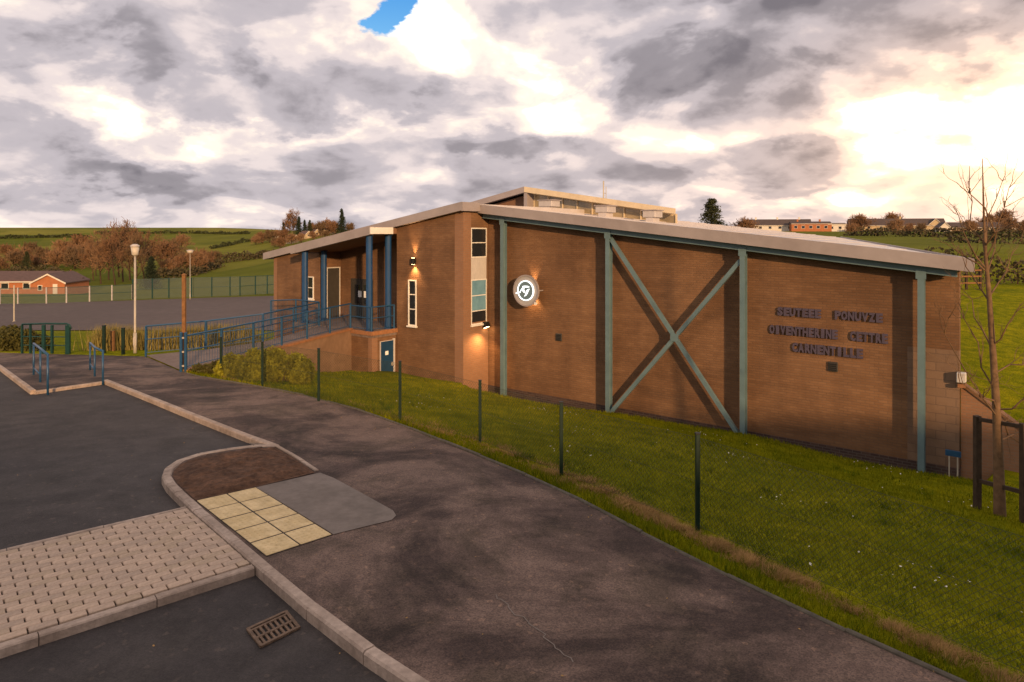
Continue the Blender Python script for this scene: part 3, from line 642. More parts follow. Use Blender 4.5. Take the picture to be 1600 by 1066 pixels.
for t in range(4):
    s_ = t * BAY
    def colf(m):
        zt = rz(s_) - .175
        m.box((s_ - .078, -.44, BASE - .4), (s_ + .078, -.42, zt)); m.box((s_ - .078, -.235, BASE - .4), (s_ + .078, -.215, zt)); m.box((s_ - .01, -.42, BASE - .4), (s_ + .01, -.235, zt)); m.box((s_ - .12, -.445, zt - .16), (s_ + .12, -.44, zt + .1))
        m.box((s_ - .14, -.5, BASE - .3), (s_ + .14, -.16, BASE + .03))
    part('column', 'teal', colf)
# X bracing of the second bay
def brace(p, q): part('brace', 'teal', lambda m: m.bar((p[0], -.33, p[1]), (q[0], -.33, q[1]), .125, .11, up=(0, 1, 0)))
s1, s2 = BAY + .09, 2 * BAY - .09
zt1, zb1 = rz(s1) - .35, BASE + .25; zt2, zb2 = rz(s2) - .5, BASE + .25
cx_, cz_ = (s1 + s2) / 2, 0
brace((s1, zt1), (s2, zb2 - .05)); 
f_ = lambda t: (s1 + (s2 - s1) * t, zb1 + (zt2 - zb1) * t)
g_ = lambda x: zt1 + (zb2 - .05 - zt1) * (x - s1) / (s2 - s1)
tX = min(np.linspace(0, 1, 400), key=lambda t: abs(f_(t)[1] - g_(f_(t)[0]))); XC = f_(tX)
brace(f_(0), f_(tX - .022)); brace(f_(tX + .022), f_(1))
part('brace_plate', 'teal', lambda m: m.box((XC[0] - .14, -.40, XC[1] - .13), (XC[0] + .14, -.392, XC[1] + .13)))

# entrance block with its own roof
YB = -1.5; C0 = -1.053
part('wall', 'brick', lambda m: prism_xz(m, [(-4.82, BASE), (C0 - .45, BASE), (C0 - .45, rl(C0 - .45) + .1), (-4.82, rl(-4.82) + .1)], YB, YB + .3))
part('corner_pier', 'brick_light', lambda m: prism_xz(m, [(C0 - .45, BASE), (C0, BASE), (C0, rl(C0) + .1), (C0 - .45, rl(C0 - .45) + .1)], YB - .004, YB + .45))
# return wall, with the tall window strip
Y0R, Y1R = YB + .45, -.09
part('return_wall', 'brick_light', lambda m: m.box((C0 - .3, Y0R, BASE), (C0 - .006, .0, -.10)))
part('return_wall', 'brick', lambda m: m.box((C0 - .3, Y0R, 3.62), (C0 - .006, .0, rl(C0) + .1)))
part('return_wall', 'brick', lambda m: m.box((C0 - .3, Y1R, -.10), (C0 - .006, .0, 3.62)))
part('wall', 'brick', lambda m: prism_xz(m, [(-13.87, BASE), (-10.1, BASE), (-10.1, rl(-10.1) + .1), (-13.87, rl(-13.87) + .1)], YB, YB + .3))
part('end_wall', 'brick_light', lambda m: prism_xz(m, [(-13.87, BASE), (-13.6, BASE), (-13.6, rl(-13.6) + .1), (-13.87, rl(-13.87) + .1)], YB - .004, 16))
part('recess_wall', 'brick', lambda m: prism_xz(m, [(-10.1, -.6), (-4.82, -.6), (-4.82, rl(-4.82) + .1), (-10.1, rl(-10.1) + .1)], -.3, -.05))
part('recess_wall', 'brick', lambda m: m.box((-10.4, YB + .3, -.6), (-10.1, -.3, rl(-10.1) + .1)))
part('recess_wall', 'brick', lambda m: m.box((-4.82, YB + .3, -.6), (-4.5, -.3, rl(-4.82) + .1)))
er = part('entrance_roof', 'roof_sheet', lambda m: roof_slab(m, -14.2, C0 + .1, lambda s: rl(s) + .10, YB - .1, 16.4, .18))
part('fascia', 'fascia', lambda m: roof_slab(m, -14.35, C0 + .12, rl, YB - .26, YB - .1, .33), er)
part('fascia', 'fascia', lambda m: m.box((C0 + .12, YB - .258, rl(C0)), (C0 + .20, -.73, rl(C0) + .345)), er)
part('fascia', 'fascia', lambda m: m.box((-14.43, YB - .258, rl(-14.4)), (-14.35, 16, rl(-14.4) + .325)), er)
part('soffit', 'soffit', lambda m: roof_slab(m, -14.2, C0 + .1, lambda s: rl(s) + .05, YB - .1, YB + .0, .05), er)
# canopy slab over the porch
can = part('canopy', 'soffit', lambda m: roof_slab(m, -10.15, -4.84, lambda s: rl(s) - .26, -2.80, -.3, .24))
part('fascia', 'fascia', lambda m: roof_slab(m, -10.2, -4.80, lambda s: rl(s) - .30, -2.98, -2.80, .33), can)
part('fascia', 'white', lambda m: m.box((-4.84, -2.975, rl(-4.82) - .27), (-4.74, YB - .27, rl(-4.82) + .0)), can)
part('fascia', 'fascia', lambda m: m.box((-10.26, -2.975, rl(-10.2) - .30), (-10.2, YB - .0, rl(-10.2) + .0)), can)
# porch deck and base
pd = part('porch_deck', 'deck', lambda m: m.box((-10.3, -2.85, -.85), (-4.82, -.3, -.6)))
part('coping', 'coping', lambda m: m.box((-6.3, -2.90, -.74), (-4.78, -2.85, -.58)), pd); part('coping', 'coping', lambda m: m.box((-4.82, -2.85, -.74), (-4.77, YB, -.58)), pd)
part('porch_base', 'brick', lambda m: m.box((-10.3, -2.83, BASE), (-4.84, YB, -.85)))
part('porch_pier', 'brick_light', lambda m: m.box((-5.05, -2.845, BASE), (-4.825, -2.55, -.85)))
for s_ in (-9.58, -5.18):
    for y_ in (-2.68, -1.66):
        def colf(m):
            zt = rl(s_) - .27
            m.tube([(s_, y_, -.62), (s_, y_, zt)], .135, 14); m.tube([(s_, y_, -.6), (s_, y_, -.575)], .19, 14); m.tube([(s_, y_, zt - .03), (s_, y_, zt)], .18, 14)
        part('porch_column', 'blue', colf, smooth=False)
# windows
def window(name, horizontal, a0, a1, z0, z1, face, bars, mats, frame='white', t=.045, d=.06, sill=True, out=.03, pane=-.02):
    # a0..a1 along x (horizontal=True, facing -y at y=face) or along y (facing +x at x=face)
    def bx(m, u0, u1, w0, w1, p0, p1):
        if horizontal: m.box((u0, face - p1, w0), (u1, face - p0, w1))
        else: m.box((face + p0, u0, w0), (face + p1, u1, w1))
    m = MB(); bx(m, a0, a1, z0, z0 + t, -d, out); bx(m, a0, a1, z1 - t, z1, -d, out); bx(m, a0, a0 + t, z0 + t, z1 - t, -d, out); bx(m, a1 - t, a1, z0 + t, z1 - t, -d, out)
    w = m.build(name, frame, BLD)
    zs = [z0 + t] + [z0 + (z1 - z0) * b for b in bars] + [z1 - t]
    for b in zs[1:-1]: m = MB(); bx(m, a0 + t, a1 - t, b - t * .4, b + t * .4, -d * .8, out * .8); m.build('glazing_bar', frame, w)
    for i in range(len(zs) - 1): m = MB(); bx(m, a0 + t, a1 - t, zs[i] + (t * .4 if i else 0), zs[i + 1] - (t * .4 if i < len(zs) - 2 else 0), pane, pane + .008); m.build('pane', mats[i % len(mats)], w)
    if sill: m = MB(); bx(m, a0 - .04, a1 + .04, z0 - .06, z0 - .002, -d, out + .06); m.build('sill', frame, w)
    return w
def zat(py, d): return CH - (py - HZ) / F * d
window('window', True, -4.09, -3.62, zat(508, 28.4), zat(437, 28.4), YB, (.36, .68), ['glass'], out=.05, pane=.004)
window('window', True, -11.04, -10.55, .30, 1.36, YB, (.5,), ['glass'], sill=True, out=.05, pane=.004)
wd = 26.9
za, zb, zc, zd_, = zat(356, wd), zat(403, wd), zat(437, wd), zat(508, wd)
window('window', False, Y0R + .01, Y1R - .01, zb, za, C0, (.5,), ['glass'], out=.0, sill=False)
pnl = part('spandrel_panel', 'panel', lambda m: m.box((C0 - .06, Y0R + .01, zc), (C0 - .015, Y1R - .01, zb - .002)))
for k in range(6): yy = Y0R + .08 + k * .14; part('panel_rib', 'panel', lambda m: m.box((C0 - .016, yy, zc + .02), (C0 - .004, yy + .03, zb - .02)), pnl)
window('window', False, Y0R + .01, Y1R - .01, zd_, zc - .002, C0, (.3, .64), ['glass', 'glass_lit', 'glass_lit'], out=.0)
# doors
dz0, dz1 = -.598, 1.28
dr = part('door', 'door_dark', lambda m: (m.box((-9.25, -.36, dz0), (-9.15, -.3, dz1)), m.box((-7.83, -.36, dz0), (-7.73, -.3, dz1)), m.box((-9.15, -.36, dz1 - .08), (-7.83, -.3, dz1))))
for a, b in ((-9.14, -8.5), (-8.48, -7.84)):
    lf = part('leaf', 'door_dark', lambda m: m.box((a, -.345, dz0 + .01), (b, -.303, dz1 - .085)), dr)
part('vision_panel', 'glass', lambda m: m.box((-9.0, -.352, .1), (-8.62, -.346, 1.0)), dr); part('vision_panel', 'glass', lambda m: m.box((-8.36, -.352, .1), (-7.98, -.346, 1.0)), dr)
for a in (-8.73, -8.32): part('notice', 'paper', lambda m: m.box((a, -.362, .42), (a + .24, -.356, .72)), dr)
side = part('side_door', 'door_dark', lambda m: m.box((-10.1, -1.1, -.6), (-10.06, -.42, 1.75)))
part('door_frame', 'panel', lambda m: (m.box((-10.1, -1.15, -.6), (-10.04, -1.1, 1.8)), m.box((-10.1, -.42, -.6), (-10.04, -.37, 1.8)), m.box((-10.1, -1.1, 1.75), (-10.04, -.42, 1.8))), side)
bd = part('plant_room_door', 'blue_door', lambda m: m.box((-4.84, -2.40, BASE + .05), (-4.79, -1.72, -1.05)))
part('door_frame', 'panel', lambda m: (m.box((-4.84, -1.72, BASE), (-4.775, -1.64, -.98)), m.box((-4.84, -2.42, BASE), (-4.785, -2.40, -1.03)), m.box((-4.84, -2.40, -1.05), (-4.785, -1.72, -1.03))), bd)
part('door_sign', 'paper', lambda m: m.box((-4.79, -2.16, -1.62), (-4.784, -2.0, -1.46)), bd); part('handle', 'galv', lambda m: m.box((-4.79, -1.84, -2.1), (-4.74, -1.79, -1.95)), bd)

# raised clerestory on the roof
YC = 7.0
def ct(s): return 5.78 - .158 * (s + 4.17) if s >= -4.17 else 5.78 + .19 * (s + 4.17)
cl = part('clerestory', 'cream', lambda m: prism_xz(m, [(-4.1, 3.6), (3.85, 3.0), (3.85, ct(3.85) - .25), (-4.1, ct(-4.1) - .25)], YC + .12, YC + 4, .8))
part('clerestory_roof', 'cream', lambda m: prism_xz(m, [(-4.17, ct(-4.17) - .28), (4.05, ct(4.05) - .24), (4.05, ct(4.05)), (-4.17, ct(-4.17))], YC - .5, YC + 5, .8), cl)
part('clerestory_roof', 'fascia', lambda m: prism_xz(m, [(-8.6, ct(-8.6) - .30), (-4.172, ct(-4.17) - .30), (-4.172, ct(-4.17)), (-8.6, ct(-8.6))], YC - .5, YC + 5, .8), cl)
part('verge_wall', 'soffit', lambda m: prism_xz(m, [(-8.4, 4.2), (-4.18, 4.2), (-4.18, ct(-4.17) - .30), (-8.4, ct(-8.4) - .30)], YC + .3, YC + 4, .8), cl)
part('corner_post', 'fascia', lambda m: m.box((-4.22, YC - .45, 3.9), (-4.02, YC + .1, ct(-4.17) - .29)), cl)
for k in range(9):
    a = -3.9 + k * .86; b = a + .80
    part('clerestory_pane', 'glass_painted_sky', lambda m: prism_xz(m, [(a, 3.7), (b, 3.7), (b, ct(b) - .36), (a, ct(a) - .36)], YC + .09, YC + .118), cl)
    part('mullion', 'cream', lambda m: m.box((b, YC + .04, 3.6), (b + .06, YC + .118, ct(b) - .27)), cl)
def roof_unit(px, py, w, n_, lab):
    y_ = 4.6; best = min(np.linspace(-6, 8, 600), key=lambda s: abs(800 + F * (O2.x + U2.x * s - N2.x * y_) / (O2.y + U2.y * s - N2.y * y_) - px)); s_ = float(best)
    z0 = rz(s_) + .30
    t = lt('roof_vent', (s_, y_, z0), lab, 'roof vent', 'boxy vents along the hall roof')
    MB().box((s_ - w / 2, y_ - .35, z0 + .10), (s_ + w / 2, y_ + .35, z0 + .38)).build('housing', 'box_grey', t, bevel=.02)
    MB().box((s_ - w / 2 + .12, y_ - .3, z0 - .16), (s_ + w / 2 - .12, y_ + .3, z0 + .10)).build('kerb_base', 'roof_sheet', t)
    MB().box((s_ - w / 2 - .05, y_ - .39, z0 + .38), (s_ + w / 2 + .05, y_ + .39, z0 + .42)).build('cowl', 'fascia', t)
roof_unit(858, 318, .72, 0, 'grey box vent on the hall roof nearest the clerestory peak'); roof_unit(946, 328, .62, 1, 'middle of the three grey box vents on the hall roof'); roof_unit(1020, 336, .56, 2, 'grey box vent on the hall roof nearest the dark conifer')
an = lt('roof_aerial', (-1.6, 10.0, 4.9), 'thin metal aerial standing on the raised clerestory roof', 'aerial')
MB().tube([(-1.6, 10.0, 4.9), (-1.6, 10.0, 6.15)], .035, 6).build('mast', 'galv', an); MB().tube([(-1.6, 10.0, 5.5), (-1.45, 10.0, 5.5)], .014, 5).build('tie', 'galv', an)
MB().tube([(-1.45, 10.0, 4.9), (-1.45, 10.0, 5.85)], .02, 5).build('support', 'galv', an)

# ------------------------------------------------------------------ lights and fittings on the walls
def spot(name, w, aim, energy, ang, blend, col=(1, .55, .22), par=None, size=.04):
    l = bpy.data.lights.new(name, 'SPOT'); l.energy = energy; l.spot_size = R(ang); l.spot_blend = blend; l.color = col; l.shadow_soft_size = size
    o = bpy.data.objects.new(name, l); COL.objects.link(o); o.location = w; o.rotation_euler = (Vector(aim)).to_track_quat('-Z', 'Y').to_euler(); return o
nW = Vector((N2.x, N2.y, 0))
def updown(s_, yface, z_, lab, e, w=.16):
    t = lt('wall_light', (s_, yface, z_), lab, 'wall light')
    MB().box((s_ - w / 2, yface - .20, z_ - .13), (s_ + w / 2, yface - .04, z_ + .13)).build('housing', 'dark', t, bevel=.012)
    MB().box((s_ - .05, yface - .04, z_ - .06), (s_ + .05, yface + .002, z_ + .06)).build('bracket', 'dark', t)
    for sg in (1, -1):
        MB().box((s_ - .05, yface - .17, z_ + sg * .131 - .004), (s_ + .05, yface - .07, z_ + sg * .131 + .004)).build('lens', 'lamp_glow', t)
        w_ = loc2w(s_, yface - .12, z_ + sg * .16); spot('wall_lamp_beam', w_, Vector((0, 0, sg)) - nW * .10, e * (1 if sg > 0 else 1.3), 58 if sg > 0 else 100, .9)
updown(-3.71, YB, zat(408, 28.2), 'black up and down wall light glowing above the slim window', 95)
updown(1.27, 0, zat(453, 26.3), 'black up and down wall light behind the round emblem sign', 80)
t = lt('bulkhead_light', (C0, -.22, -.28), 'dark bulkhead light under the tall corner window shining downwards', 'wall light')
MB().add([(C0, -.36, -.14), (C0 + .14, -.36, -.14), (C0 + .22, -.36, -.30), (C0, -.36, -.40), (C0, -.12, -.14), (C0 + .14, -.12, -.14), (C0 + .22, -.12, -.30), (C0, -.12, -.40)],
         [(0, 1, 2, 3), (7, 6, 5, 4), (4, 5, 1, 0), (5, 6, 2, 1), (6, 7, 3, 2), (7, 4, 0, 3)]).build('housing', 'dark', t)
MB().add([(C0 + .03, -.34, -.392), (C0 + .19, -.34, -.322), (C0 + .19, -.14, -.322), (C0 + .03, -.14, -.392)], [(0, 1, 2, 3)]).build('lens', 'lamp_glow', t)
spot('bulkhead_beam', loc2w(C0 + .42, -.55, -.55), Vector((0, 0, -1)) - Vector((U2.x, U2.y, 0)) * .30 + nW * .30, 120, 150, 1.0)
# small dark vents on the long wall
for px, py, lab in ((874, 527, 'small black square vent in the wall below the round sign'), (1302, 573, 'small black square vent in the wall below the sign lettering')):
    s_ = min(np.linspace(-1, 15, 2000), key=lambda s: abs(800 + F * (O2.x + U2.x * s) / (O2.y + U2.y * s) - px)); dpt = O2.y + U2.y * s_; z_ = zat(py, dpt)
    t = lt('wall_vent', (s_, 0, z_), lab, 'vent')
    MB().box((s_ - .13, -.05, z_ - .14), (s_ + .13, .0, z_ + .14)).build('frame', 'door_dark', t, bevel=.01)
    for k in range(4): MB().box((s_ - .10, -.07, z_ - .10 + k * .055), (s_ + .10, -.05, z_ - .075 + k * .055)).build('louvre', 'dark', t)
# round illuminated emblem sign
def emblem():
    s_ = 1.23; y_ = -.50; z_ = zat(453, 26.2); t = lt('emblem_sign', (s_, y_, z_), 'round grey sign with glowing white ring and winged emblem', 'sign')
    def disc(m, r, y0, y1, n=40): m.hexa([(s_ + r * math.cos(2 * math.pi * k / n), y0, z_ + r * math.sin(2 * math.pi * k / n)) for k in range(n)], [(s_ + r * math.cos(2 * math.pi * k / n), y1, z_ + r * math.sin(2 * math.pi * k / n)) for k in range(n)])
    def ring(m, r0, r1, y0, y1, n=40):
        b = len(m.v)
        for k in range(n):
            c, s = math.cos(2 * math.pi * k / n), math.sin(2 * math.pi * k / n)
            m.v += [(s_ + r0 * c, y0, z_ + r0 * s), (s_ + r1 * c, y0, z_ + r1 * s), (s_ + r1 * c, y1, z_ + r1 * s), (s_ + r0 * c, y1, z_ + r0 * s)]
        for k in range(n):
            a = b + 4 * k; c = b + 4 * ((k + 1) % n); m.f += [(a, a + 1, c + 1, c), (a + 1, a + 2, c + 2, c + 1), (a + 2, a + 3, c + 3, c + 2), (a + 3, a, c, c + 3)]
    m = MB(); disc(m, .58, y_, y_ + .06); m.build('backing_disc', 'sign_grey', t)
    m = MB(); ring(m, .545, .60, y_ - .03, y_ + .02); m.build('rim', 'fascia', t)
    m = MB(); disc(m, .36, y_ - .03, y_ - .001); m.build('centre_disc', 'sign_dark', t)
    m = MB(); ring(m, .345, .382, y_ - .05, y_ - .004); m.build('glowing_ring', 'sign_lit', t)
    k = .36 / 150   # emblem traced from the sign in units of its ring
    def poly(pts): m = MB(); m.hexa([(s_ + x * k, y_ - .045, z_ + y * k) for x, y in pts], [(s_ + x * k, y_ - .028, z_ + y * k) for x, y in pts]); return m.build('emblem', 'sign_lit', t)
    poly([(-60, 68), (-20, 76), (40, 76), (84, 60), (50, 52), (10, 48), (-30, 48), (-62, 40)])
    poly([(-60, 44), (-20, 46), (-30, 20), (-22, -12), (-8, -40), (-34, -30), (-58, -10), (-66, 16)])
    poly([(80, 34), (40, 22), (10, -4), (8, -34), (-4, -60), (-26, -96), (14, -74), (36, -44), (52, -14)])
    poly([(-72, 34), (-66, 20), (-110, -22), (-150, -34), (-196, -44), (-196, -56), (-146, -50), (-104, -40)])
    MB().bar((s_ + .42, y_ - .02, z_ - .46), (s_ + .50, y_ - .02, z_ - .46), .09, .09).build('fixing', 'white', t)
    for e in (-.42, .42): MB().box((s_ + e - .02, y_ + .06, z_ - .02), (s_ + e + .02, .0, z_ + .02)).build('stand_off', 'fascia', t)
emblem()
# raised lettering
def lettering():
    lines = [('SEUTEEE  PONUVZE', 1215, 1380, 491, 12.5), ('OIVENTHERINE  CETTRE', 1203, 1388, 521, 13.5), ('CARNENTILLE', 1238, 1349, 547, 13.5)]
    def sx(px): return float(min(np.linspace(-1, 15, 3000), key=lambda s: abs(800 + F * (O2.x + U2.x * s) / (O2.y + U2.y * s) - px)))
    dg = None
    tl = lt('sign_lettering', (sx(1300), 0, zat(545, O2.y + U2.y * sx(1300))), 'three lines of dark raised capital letters on the brick wall', 'lettering')
    for txt, x0, x1, yc, hp in lines:
        a, b = sx(x0), sx(x1); mid = (a + b) / 2; d = O2.y + U2.y * mid; zc_ = zat(yc + .0, d); cap = hp / F * d
        xs_ = []; objs = []
        for ch in txt:
            if ch == ' ': objs.append(None); continue
            cu = bpy.data.curves.new('letter', 'FONT'); cu.body = ch; cu.size = cap / .72; cu.extrude = .02; cu.offset = .018; cu.align_x = 'CENTER'; cu.resolution_u = 2
            ob = bpy.data.objects.new('letter', cu); COL.objects.link(ob); objs.append(ob)
        bpy.context.view_layer.update(); dg = bpy.context.evaluated_depsgraph_get(); n = len(txt); pitch = (b - a) / n
        for i, ob in enumerate(objs):
            if ob is None: continue
            me = bpy.data.meshes.new_from_object(ob.evaluated_get(dg)); me.materials.clear(); me.materials.append(MATS['letter'])
            xs__ = [v.co.x for v in me.vertices]; w_ = max(xs__) - min(xs__); k = min(pitch * .93 / max(w_, 1e-3), 1.3) if w_ > cap * .25 else 1
            bx_ = tl['base']
            for v in me.vertices: v.co = Vector((a + (i + .5) * pitch + v.co.x * k - bx_[0], -.04 - v.co.z - bx_[1], zc_ - cap / 2 + v.co.y - bx_[2]))
            lo = bpy.data.objects.new('letter', me); COL.objects.link(lo); lo.parent = tl; bpy.data.objects.remove(ob)
lettering()
# security light and small blue tap box at the right-hand end
t = lt('security_light', (WEND, -.1, .0), 'pale security light on the right corner of the brick wall', 'wall light'); zq = zat(590, 17.8)
MB().box((WEND - .05, -.22, zq - .10), (WEND + .16, -.004, zq + .16)).build('housing', 'panel', t, bevel=.02); MB().box((WEND - .02, -.2, zq - .22), (WEND + .14, -.03, zq - .13)).build('lens', 'coping', t); MB().box((WEND + .02, -.12, zq - .13), (WEND + .08, -.06, zq - .10)).build('bracket', 'dark', t)
t = lt('blue_sign', (14.85, -.6, BASE), 'small blue board on two legs at the foot of the brick wall', 'sign'); zq = -2.25
MB().box((14.68, -.62, zq), (15.02, -.58, zq + .15)).build('board', 'rail_blue', t, bevel=.005)
for a in (14.75, 14.93): MB().box((a, -.61, BASE - .1), (a + .03, -.585, zq)).build('leg', 'galv', t)
t = lt('wing_wall', (15.4, 0, BASE), 'low reddish brick wing wall stepping down beyond the building corner', 'wall')
prism_xz(w_ := MB(), [(WEND + .02, BASE - .3), (16.7, BASE - .3), (16.7, -2.2), (16.2, -1.5), (WEND + .02, -.55)], .1, .4); w_.build('brickwork', 'brick_light', t)
prism_xz(w_ := MB(), [(16.7, -2.2), (16.7, -2.12), (16.2, -1.42), (WEND + .02, -.47), (WEND + .02, -.55), (16.2, -1.5)][::-1], .06, .44); w_.build('coping', 'brick', t)

# ------------------------------------------------------------------ unseen block added behind the camera, inferred from the shadow over the foreground
def unseen_block():
    x0, x1, y0, y1, zt = -52, 58, -26, -15, 5.75
    t = thing('unseen_block', (x0, y1, 0), 'unseen long flat roofed brick block behind the viewpoint, inferred from its shadow', 'building')
    MB().box((x0, y0, -.4), (x1, y1, zt - .3)).build('wall', 'brick', t); MB().box((x0 - .3, y0 - .3, zt - .3), (x1 + .3, y1 + .3, zt)).build('roof', 'fascia', t)
    for k in range(26):
        for z in (.9, 3.7):
            a = x0 + 2 + k * 4.2; w = MB().box((a, y1, z), (a + 2.4, y1 + .06, z + 1.5)).build('window', 'white', t); MB().box((a + .08, y1 + .06, z + .08), (a + 2.32, y1 + .07, z + 1.42)).build('pane', 'glass', w, origin=t['base'])
unseen_block()

# ------------------------------------------------------------------ ramp to the porch
def ramp():
    near_ = [Vector((GATE.x + .05, GATE.y, float(hu(GATE.y)))), RAMP_END]
    n3 = [near_[0].lerp(near_[1], k / 6) for k in range(7)]; far3 = [FR[0], FR[0].lerp(FR[1], .5), FR[1], FR[1].lerp(FR[2], .5), FR[2]]
    for p in far3[2:]: p.z = -.66
    far3[0].z = far3[1].z = float(hu(24)) ; far3[1].z = -.85
    rt = thing('access_ramp', tuple(n3[0]), 'concrete access ramp with rendered side wall leading up to the porch', 'ramp')
    top = n3 + far3[::-1]
    tri = tessellate_polygon([[Vector((p.x, p.y, 0)) for p in top]])
    m = MB(); m.add([p + Vector((0, 0, .012)) for p in top], [tuple(t) for t in tri]); o = m.build('deck', 'deck', rt)
    for p in o.data.polygons:
        if p.normal.z < 0: p.flip()
    sw = MB()
    for i in range(6):
        a, b = n3[i], n3[i + 1]; d = (b - a).normalized(); r = Vector((d.y, -d.x, 0)) * .12
        sw.hexa([(a.x, a.y, -3.2), (b.x, b.y, -3.2), (b.x + r.x, b.y + r.y, -3.2), (a.x + r.x, a.y + r.y, -3.2)], [(a.x, a.y, a.z - .02), (b.x, b.y, b.z - .02), (b.x + r.x, b.y + r.y, b.z - .02), (a.x + r.x, a.y + r.y, a.z - .02)])
    sw.build('side_wall', 'render', rt)
    for i in range(6):
        a, b = n3[i], n3[i + 1]; d = (b - a).normalized(); r = Vector((d.y, -d.x, 0))
        m = MB(); q = [a - r * .03 + d * .004, b - r * .03 - d * .004, b + r * .17 - d * .004, a + r * .17 + d * .004]; m.hexa([p + Vector((0, 0, -.02)) for p in q], [p + Vector((0, 0, .06)) for p in q]); m.build('coping', 'coping', rt)
    return n3, far3
N3, F3 = ramp()
def railing(name, pts, nposts_at, h, lab, rails=(1.0, .55), infill=True, pr=.03, zoff=0.0, mesh=True):
    t = thing(name, tuple(pts[0]), lab, 'railing')
    for p in nposts_at: MB().box((p.x - pr, p.y - pr, p.z + zoff - .1), (p.x + pr, p.y + pr, p.z + zoff + h)).build('post', 'rail_blue', t, bevel=.006)
    for k, f in enumerate(rails): MB().tube([p + Vector((0, 0, zoff + h * f)) for p in pts], .028 if k == 0 else .018, 8).build('rail', 'rail_blue', t)
    if infill:
        b = MB()
        for i in range(len(pts) - 1):
            a, c = pts[i], pts[i + 1]; n = max(1, int((c - a).length / .11))
            for k in range(n): q = a.lerp(c, (k + .5) / n); b.bar(q + Vector((0, 0, zoff + h * .1)), q + Vector((0, 0, zoff + h * .97)), .008)
        for f in (.1,):
            for i in range(len(pts) - 1): b.bar(pts[i] + Vector((0, 0, zoff + h * f)), pts[i + 1] + Vector((0, 0, zoff + h * f)), .02)
        b_ = b.build('infill_bars', 'rail_blue', t); b_['kind'] = 'stuff'
    return t
nr = [p + Vector((.06, 0, .05)) for p in N3]
railing('ramp_railing', nr, nr, 1.02, 'blue railing along the near edge of the ramp above the bush')
fr_ = [p.copy() for p in F3]
railing('ramp_railing', fr_, fr_, 1.05, 'blue railing along the far edge of the ramp nearest the lamp post', infill=True)
pr_ = [loc2w(-6.25, -2.80, -.6), loc2w(-5.5, -2.80, -.6), loc2w(-4.9, -2.80, -.6), loc2w(-4.87, -2.2, -.6), loc2w(-4.87, -1.6, -.6)]
railing('porch_railing', pr_, [pr_[0], pr_[2], pr_[4]], 1.0, 'blue railing round the porch edge above the blue plant room door', infill=True)
pl_ = [loc2w(-8.4, -2.80, -.6), loc2w(-10.1, -2.80, -.6), loc2w(-12.0, -2.85, -.75)]
railing('porch_railing', pl_, pl_, 1.0, 'blue railing left of the porch in front of the brick wall')
# gate posts
g0 = Vector((GATE.x + .0, GATE.y, GATE.z))
t = thing('gate_post', tuple(g0), 'pair of blue steel gate posts where the ramp meets the path', 'gate post')
for dx in (-.02, .12): MB().box((g0.x + dx - .035, g0.y - .035, g0.z - .1), (g0.x + dx + .035, g0.y + .035, g0.z + 1.18)).build('post', 'rail_blue', t, bevel=.006)
for k in range(3): MB().box((g0.x + .015, g0.y - .02, g0.z + .15 + k * .42), (g0.x + .085, g0.y + .02, g0.z + .20 + k * .42)).build('hinge', 'galv', t)
wp = Vector((g0.x - .1, g0.y + .35, g0.z))
t = thing('wooden_pole', tuple(wp), 'tall brown square pole rising behind the blue gate posts', 'pole')
MB().box((wp.x - .05, wp.y - .05, wp.z - .1), (wp.x + .05, wp.y + .05, CH - (430 - HZ) / F * wp.y)).build('shaft', 'wood_post', t, bevel=.008)
zt_ = CH - (430 - HZ) / F * wp.y; MB().hexa([(wp.x - .065, wp.y - .065, zt_), (wp.x + .065, wp.y - .065, zt_), (wp.x + .065, wp.y + .065, zt_), (wp.x - .065, wp.y + .065, zt_)], [(wp.x - .02, wp.y - .02, zt_ + .05), (wp.x + .02, wp.y - .02, zt_ + .05), (wp.x + .02, wp.y + .02, zt_ + .05), (wp.x - .02, wp.y + .02, zt_ + .05)]).build('cap', 'wood_post', t)

# ------------------------------------------------------------------ handrails either side of the dropped crossing
def hoop(pts, h, lab):
    q = [G(*p) for p in pts]; t = thing('handrail', tuple(q[0]), lab, 'handrail', 'blue handrails at the end of the car park')
    for p in q: MB().tube([p - Vector((0, 0, .15)), p + Vector((0, 0, h))], .026, 10).build('post', 'rail_blue', t, smooth=True)
    MB().tube([q[0] + Vector((0, 0, h)), q[1] + Vector((0, 0, h)), q[2] + Vector((0, 0, h))], .032, 10).build('top_rail', 'rail_blue', t, smooth=True)
    MB().tube([q[0] + Vector((0, 0, h * .22)), q[1] + Vector((0, 0, h * .22))], .018, 8).build('lower_rail', 'rail_blue', t, smooth=True)
hoop([(52.6, 585.6), (63, 597), (74.6, 611)], .90, 'blue tubular handrail on the left of the dropped crossing')
hoop([(140.8, 578), (148, 588), (160.8, 596)], .82, 'blue tubular handrail on the right of the dropped crossing')

